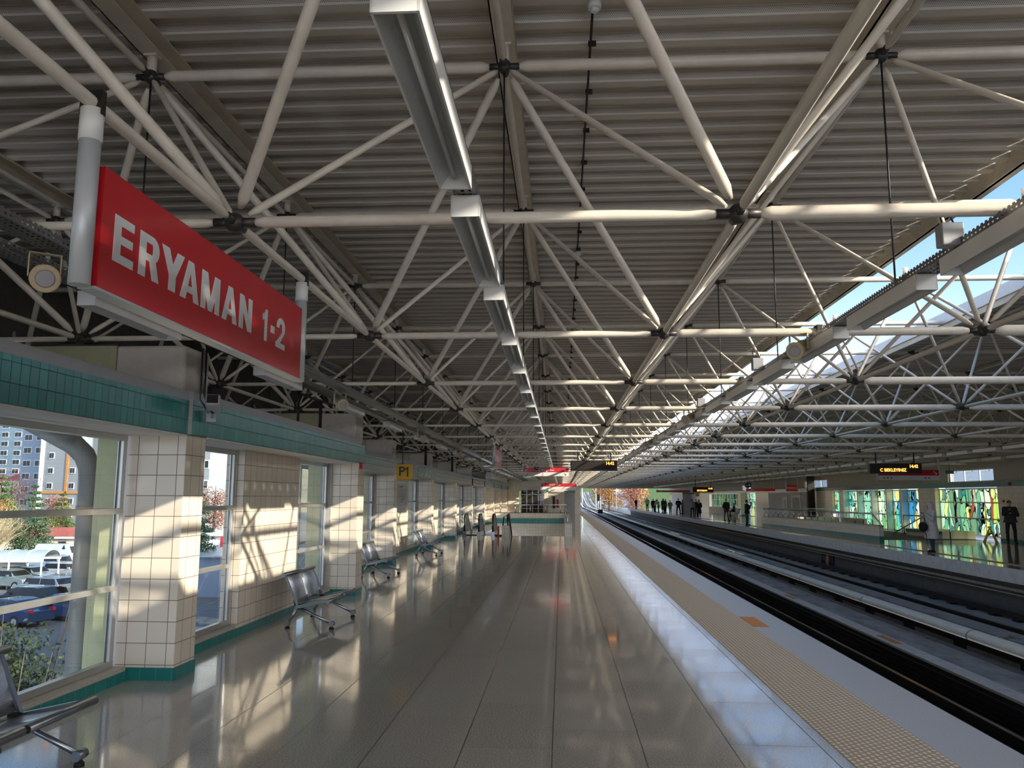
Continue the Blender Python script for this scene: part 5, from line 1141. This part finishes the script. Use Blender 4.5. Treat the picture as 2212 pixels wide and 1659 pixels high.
# trees
def leafmat(n, c, v=.35): return mat(n, c, .8, 0, v, 1.4)
LEAF = dict(pine=leafmat('pine_leaves', (.07, .12, .035)), spruce=leafmat('spruce_needles', (.05, .10, .05)), autumn=leafmat('autumn_leaves', (.38, .20, .06)), russet=leafmat('russet_leaves', (.30, .13, .09)), yellow=leafmat('yellow_leaves', (.42, .33, .07)), bush=leafmat('bush_leaves', (.045, .065, .028)), willow=leafmat('pale_branches', (.46, .38, .20)))
def leaves(b, c, r, n, sz, flat=1.0, rnd=random):
    for _ in range(n):
        u, v_, w = rnd.gauss(0, 1), rnd.gauss(0, 1), rnd.gauss(0, 1); L_ = math.sqrt(u*u+v_*v_+w*w)+1e-6; q = rnd.random()**.4
        p = Vector((c[0]+u/L_*r*q, c[1]+v_/L_*r*q, c[2]+w/L_*r*q*flat)); a = Vector((rnd.uniform(-1, 1), rnd.uniform(-1, 1), rnd.uniform(-1, 1))).normalized()*sz; d = a.cross(Vector((rnd.uniform(-1, 1), rnd.uniform(-1, 1), rnd.uniform(-1, 1)))).normalized()*sz*.6
        b.add([p-a, p+d, p+a, p-d], [(0, 1, 2, 3)])
def tree(x, y, h, kind, lab, r=None, z=GZ, n=900):
    t = empty('tree', (x, y, z), lab, 'tree'); rd = random.Random(int(x*7+y*13)); r = r or h*.3
    if kind == 'willow':
        b = MB(); b.tube([(0, 0, 0), (.1, 0, h*.3)], [.22, .15], 8)
        for i in range(int(n/4)):
            a = rd.uniform(0, 2*PI); e = rd.uniform(.35, 1.25); L_ = h*rd.uniform(.35, .7); s0 = Vector((0, 0, h*rd.uniform(.22, .4))); d = Vector((math.cos(a)*math.cos(e), math.sin(a)*math.cos(e), math.sin(e)))
            p1 = s0+d*L_*.5; p2 = s0+d*L_+Vector((rd.uniform(-.2, .2), rd.uniform(-.2, .2), .2)); b.tube([s0, p1, p2], [.035, .022, .012], 4, False)
            for _ in range(3):
                q = p1.lerp(p2, rd.random()); b.tube([q, q+(d+Vector((rd.uniform(-.6, .6), rd.uniform(-.6, .6), rd.uniform(-.2, .5))))*L_*.22], [.014, .006], 3, False)
        b.build('bare_branches', 'twig', t); l = MB(); leaves(l, (0, 0, h*.62), r*1.0, n, .06, 1.0, rd); l.build('sparse_leaves', LEAF['willow'], t); return
    MB().tube([(0, 0, 0), (0, 0, h*.5), (0, 0, h*.9)], [h*.025, h*.018, .02], 8).build('trunk', 'wood', t)
    b = MB()
    if kind in ('spruce', 'pine'):
        for k_ in range(12):
            zz = h*(.12+.85*k_/12); rr = r*(1-k_/12.5)
            for j in range(int(6+6*(1-k_/12))):
                a = rd.uniform(0, 2*PI); tip = Vector((math.cos(a)*rr, math.sin(a)*rr, zz-rr*.25)); leaves(b, tip*.6+Vector((0, 0, zz*.4)), rr*.42+.1, int(n/22), h*.011, .5, rd); leaves(b, tip, rr*.22+.1, int(n/40), h*.010, .5, rd)
    else:
        for k_ in range(14): 
            a = rd.uniform(0, 2*PI); q = rd.uniform(0, .65)*r; leaves(b, (math.cos(a)*q, math.sin(a)*q, h*rd.uniform(.4, .82)), r*.5, int(n/4), h*.012, .8, rd)
    b.build('foliage', LEAF[kind], t)
def tp(px, d): return at(px, d), d
for (px, d, h, kd, r, n, lab) in (
    (95, 84, 8.8, 'spruce', 2.3, 1600, 'tall pointed spruce rising in front of the towers in the big window'),
    (22, 96, 10.2, 'pine', 4.0, 1600, 'broad dark pine left of the spruce'),
    (156, 98, 7.9, 'pine', 2.8, 1200, 'green pine right of the spruce, before the downpipe'),
    (2, 92, 7.0, 'autumn', 3, 1000, 'orange autumn tree at the left picture edge'),
    (136, 104, 7.6, 'russet', 2.4, 900, 'russet tree between spruce and downpipe'),
    (150, 99, 6.2, 'yellow', 2.2, 900, 'yellow tree behind the kiosk roof'),
    (72, 84, 5.6, 'willow', 3.4, 700, 'pale bare tree with dense upright twigs above the shelter'),
    (14, 80, 5.2, 'willow', 3.0, 600, 'second pale bare tree at the left edge'),
    (45, 170, 11.5, 'russet', 7, 900, 'dusky red tree far back under the distant houses'),
    (440, 60, 8.5, 'spruce', 2.2, 900, 'spruce seen through the narrow second window'),
    (478, 90, 9, 'russet', 3.0, 700, 'red brown tree behind the stall in the second window')):
    x, y = tp(px, d); tree(x, y, h, kd, lab, r, GZ, n)
# bush below the big window
for (x, y, h, r, n, lab) in ((-8.35, 12.0, 5.15, 1.35, 15000, 'large dark green bush right below the big window'), (-9.6, 11.3, 4.9, 1.3, 9000, 'dark bush at the lower left behind the window')):
    t = empty('bush', (x, y, GZ), lab, 'bush'); b = MB(); rd = random.Random(3)
    for k_ in range(16): a = rd.uniform(0, 2*PI); q = rd.uniform(0, .7)*r; leaves(b, (math.cos(a)*q, math.sin(a)*q, h*rd.uniform(.25, .88)), r*.55, n//16, .038, 1.1, rd)
    b.build('foliage', LEAF['bush'], t)
    s_ = MB()
    for k_ in range(26): a = rd.uniform(0, 2*PI); s_.tube([(0, 0, 0), (math.cos(a)*r*.5, math.sin(a)*r*.5, h*.6), (math.cos(a)*r*.8, math.sin(a)*r*.8, h*rd.uniform(.85, 1.08))], [.03, .02, .006], 4, False)
    s_.build('stems', 'wood', t)
# towers
def tower(px, d, w_, dp_, h, m, lab, floors, cols, wm='black', rz=0, cross=None, name='apartment_tower', z0=GZ, win=(1.6, 1.5)):
    x = at(px, d); t = empty(name, (x, d, z0), lab, 'building', None, rz)
    MB().box(-w_/2, w_/2, 0, dp_, 0, h).build('facade', m, t)
    fh = h/floors
    n = 0
    for fl in range(floors-1, -1, -1):
        for c_ in range(cols):
            if n >= 96: break
            xx = -w_/2+w_*(c_+.5)/cols; zz = fl*fh+fh*.35
            o = MB().box(xx-win[0]/2, xx+win[0]/2, -.12, 0, zz, zz+win[1]).build('window', 'white', t); n += 1
            MB().box(xx-win[0]/2+.15, xx-.06, -.16, -.12, zz+.15, zz+win[1]-.15).box(xx+.06, xx+win[0]/2-.15, -.16, -.12, zz+.15, zz+win[1]-.15).build('pane', wm, o)
    if cross:
        b = MB().box(cross-.35, cross+.35, -.2, 0, 0, h)
        for z_ in range(4): b.box(-w_/2+.5, w_/2-.5, -.2, 0, h*(.12+.25*z_), h*(.12+.25*z_)+.6)
        b.build('orange_stripes', 'orange', t)
        MB().box(-w_/2-.2, -w_/2+1.0, -.15, 0, 0, h).box(w_/2-1.0, w_/2+.2, -.15, 0, 0, h).build('white_quoins', 'white', t)
    return t
GREYF = mat('tower_grey', (.30, .31, .33), .8, 0, .05, .2); WHT = mat('tower_white', (.72, .72, .74), .8, 0, .04, .2); BLU = mat('tower_blue', (.30, .34, .42), .7, 0, .06, .2); GLS = mat('tower_glass', (.16, .22, .28), .5, .0, .2, .3)
tower(148, 190, 12.5, 14, 62, GREYF, 'grey apartment tower with orange cross stripes and white quoins', 17, 2, cross=1.6, rz=D(-10))
tower(98, 200, 11, 14, 66, BLU, 'blue apartment tower with stacked bay windows left of the grey one', 20, 3, rz=D(-10), win=(2.4, 1.6))
tower(176, 235, 5, 14, 60, WHT, 'narrow white tower flank with small balconies beside the downpipe', 19, 2, rz=D(-10), win=(1.5, 1.6))
tower(40, 330, 17, 14, 62, WHT, 'white high rise block far left with small windows', 20, 4, rz=D(-5))
tower(8, 300, 22, 14, 70, GLS, 'distant blue glass high rise at the left picture edge', 20, 4, rz=D(-5), win=(3, 2))
tower(466, 175, 9, 14, 70, WHT, 'white tower with an orange band seen through the narrow second window', 20, 2, rz=D(-4), win=(.8, .8))
tower(443, 140, 3.4, 14, 70, GREYF, 'dark grey tower flank at the left of the second window', 20, 2, rz=D(-4))
b = MB(); rd = random.Random(5)
t = empty('row_houses', (at(25, 250), 250, GZ), 'row of red roofed pale houses on the slope left of the towers', 'houses')
for k_ in range(7): MB().box(-24+k_*8, -17+k_*8, 0, 9, 0, 11+k_*.3).build('house_walls', 'stucco', t); MB().add([(-24.4+k_*8, -.4, 11+k_*.3), (-16.6+k_*8, -.4, 11+k_*.3), (-16.6+k_*8, 9.4, 11+k_*.3), (-24.4+k_*8, 9.4, 11+k_*.3), (-22+k_*8, 4.5, 13.2+k_*.3), (-19+k_*8, 4.5, 13.2+k_*.3)], [(0, 1, 5, 4), (1, 2, 5), (2, 3, 4, 5), (3, 0, 4)]).build('roof', 'redroof', t)
hl = MB(); n = 40
v = []; f = []
for i in range(n+1):
    a = -420+i*10
    for j, (yy, zz) in enumerate(((362, GZ), (420, 11+3*math.sin(i*.6)), (520, 21+4*math.sin(i*.4)), (700, 24))): v.append((a, yy, zz))
for i in range(n):
    for j in range(3): f.append((i*4+j, i*4+4+j, i*4+5+j, i*4+1+j))
hl.add(v, f, True).build('hillside', 'hill', label='dry brown hillside behind the towers', cat='hill')
hl = MB(); v = []; f = []
for i in range(31):
    for j, (yy, zz) in enumerate(((352, GZ), (380, 7+2*math.sin(i*.9)), (440, 12+3*math.sin(i*.5)), (560, 16))): v.append((-20+i*10, yy, zz))
for i in range(30):
    for j in range(3): f.append((i*4+j, i*4+4+j, i*4+5+j, i*4+1+j))
hl.add(v, f, True).build('hillside', LEAF['pine'], label='green brown slope closing the view beyond the track end', cat='hill')
# right side and far end
for k_, (x, y, h, kd, lab) in enumerate(((11.5, 200, 13, 'autumn', 'orange autumn tree right of the track end'), (16, 190, 14, 'russet', 'reddish tree beyond the end of the opposite platform'), (16, 260, 13, 'spruce', 'dark green conifer beyond the tracks'), (20, 230, 17, 'yellow', 'yellow green tree at the far right of the track opening'), (14, 300, 20, 'russet', 'hazy red tree farthest down the line'))):
    tree(x, y, h, kd, lab, h*.35, GZ, 1100)
tag(MB().box(15, 30, 320, 335, GZ, 5).box(14.8, 30.2, 319.8, 320, -3, 3.5, 1).build('industrial_hall', ['conc_lt', 'blue']), 'blue and white hall in the haze beyond the curving track', 'building')
for k_, (y, x, w2, h) in enumerate(((88, 47, 30, 19), (185, 60, 44, 18), (300, 62, 50, 18))):
    t = empty('apartment_block', (x, y, GZ), 'pale apartment block behind the opposite platform, '+['seen in the bright clerestory opening', 'seen in the small middle opening', 'seen in the farthest opening'][k_], 'building')
    MB().box(0, 14, -w2/2, w2/2, 0, h).build('facade', WHT, t); MB().box(-.4, 14.4, -w2/2-.4, w2/2+.4, h, h+.8).build('roof', 'redroof', t)
    for fl in range(3, 6):
        for c_ in range(8):
            yy = -w2/2+w2*(c_+.5)/8; MB().box(-.1, 0, yy-.8, yy+.8, fl*3+.9, fl*3+2.4).build('window', 'alu', t)
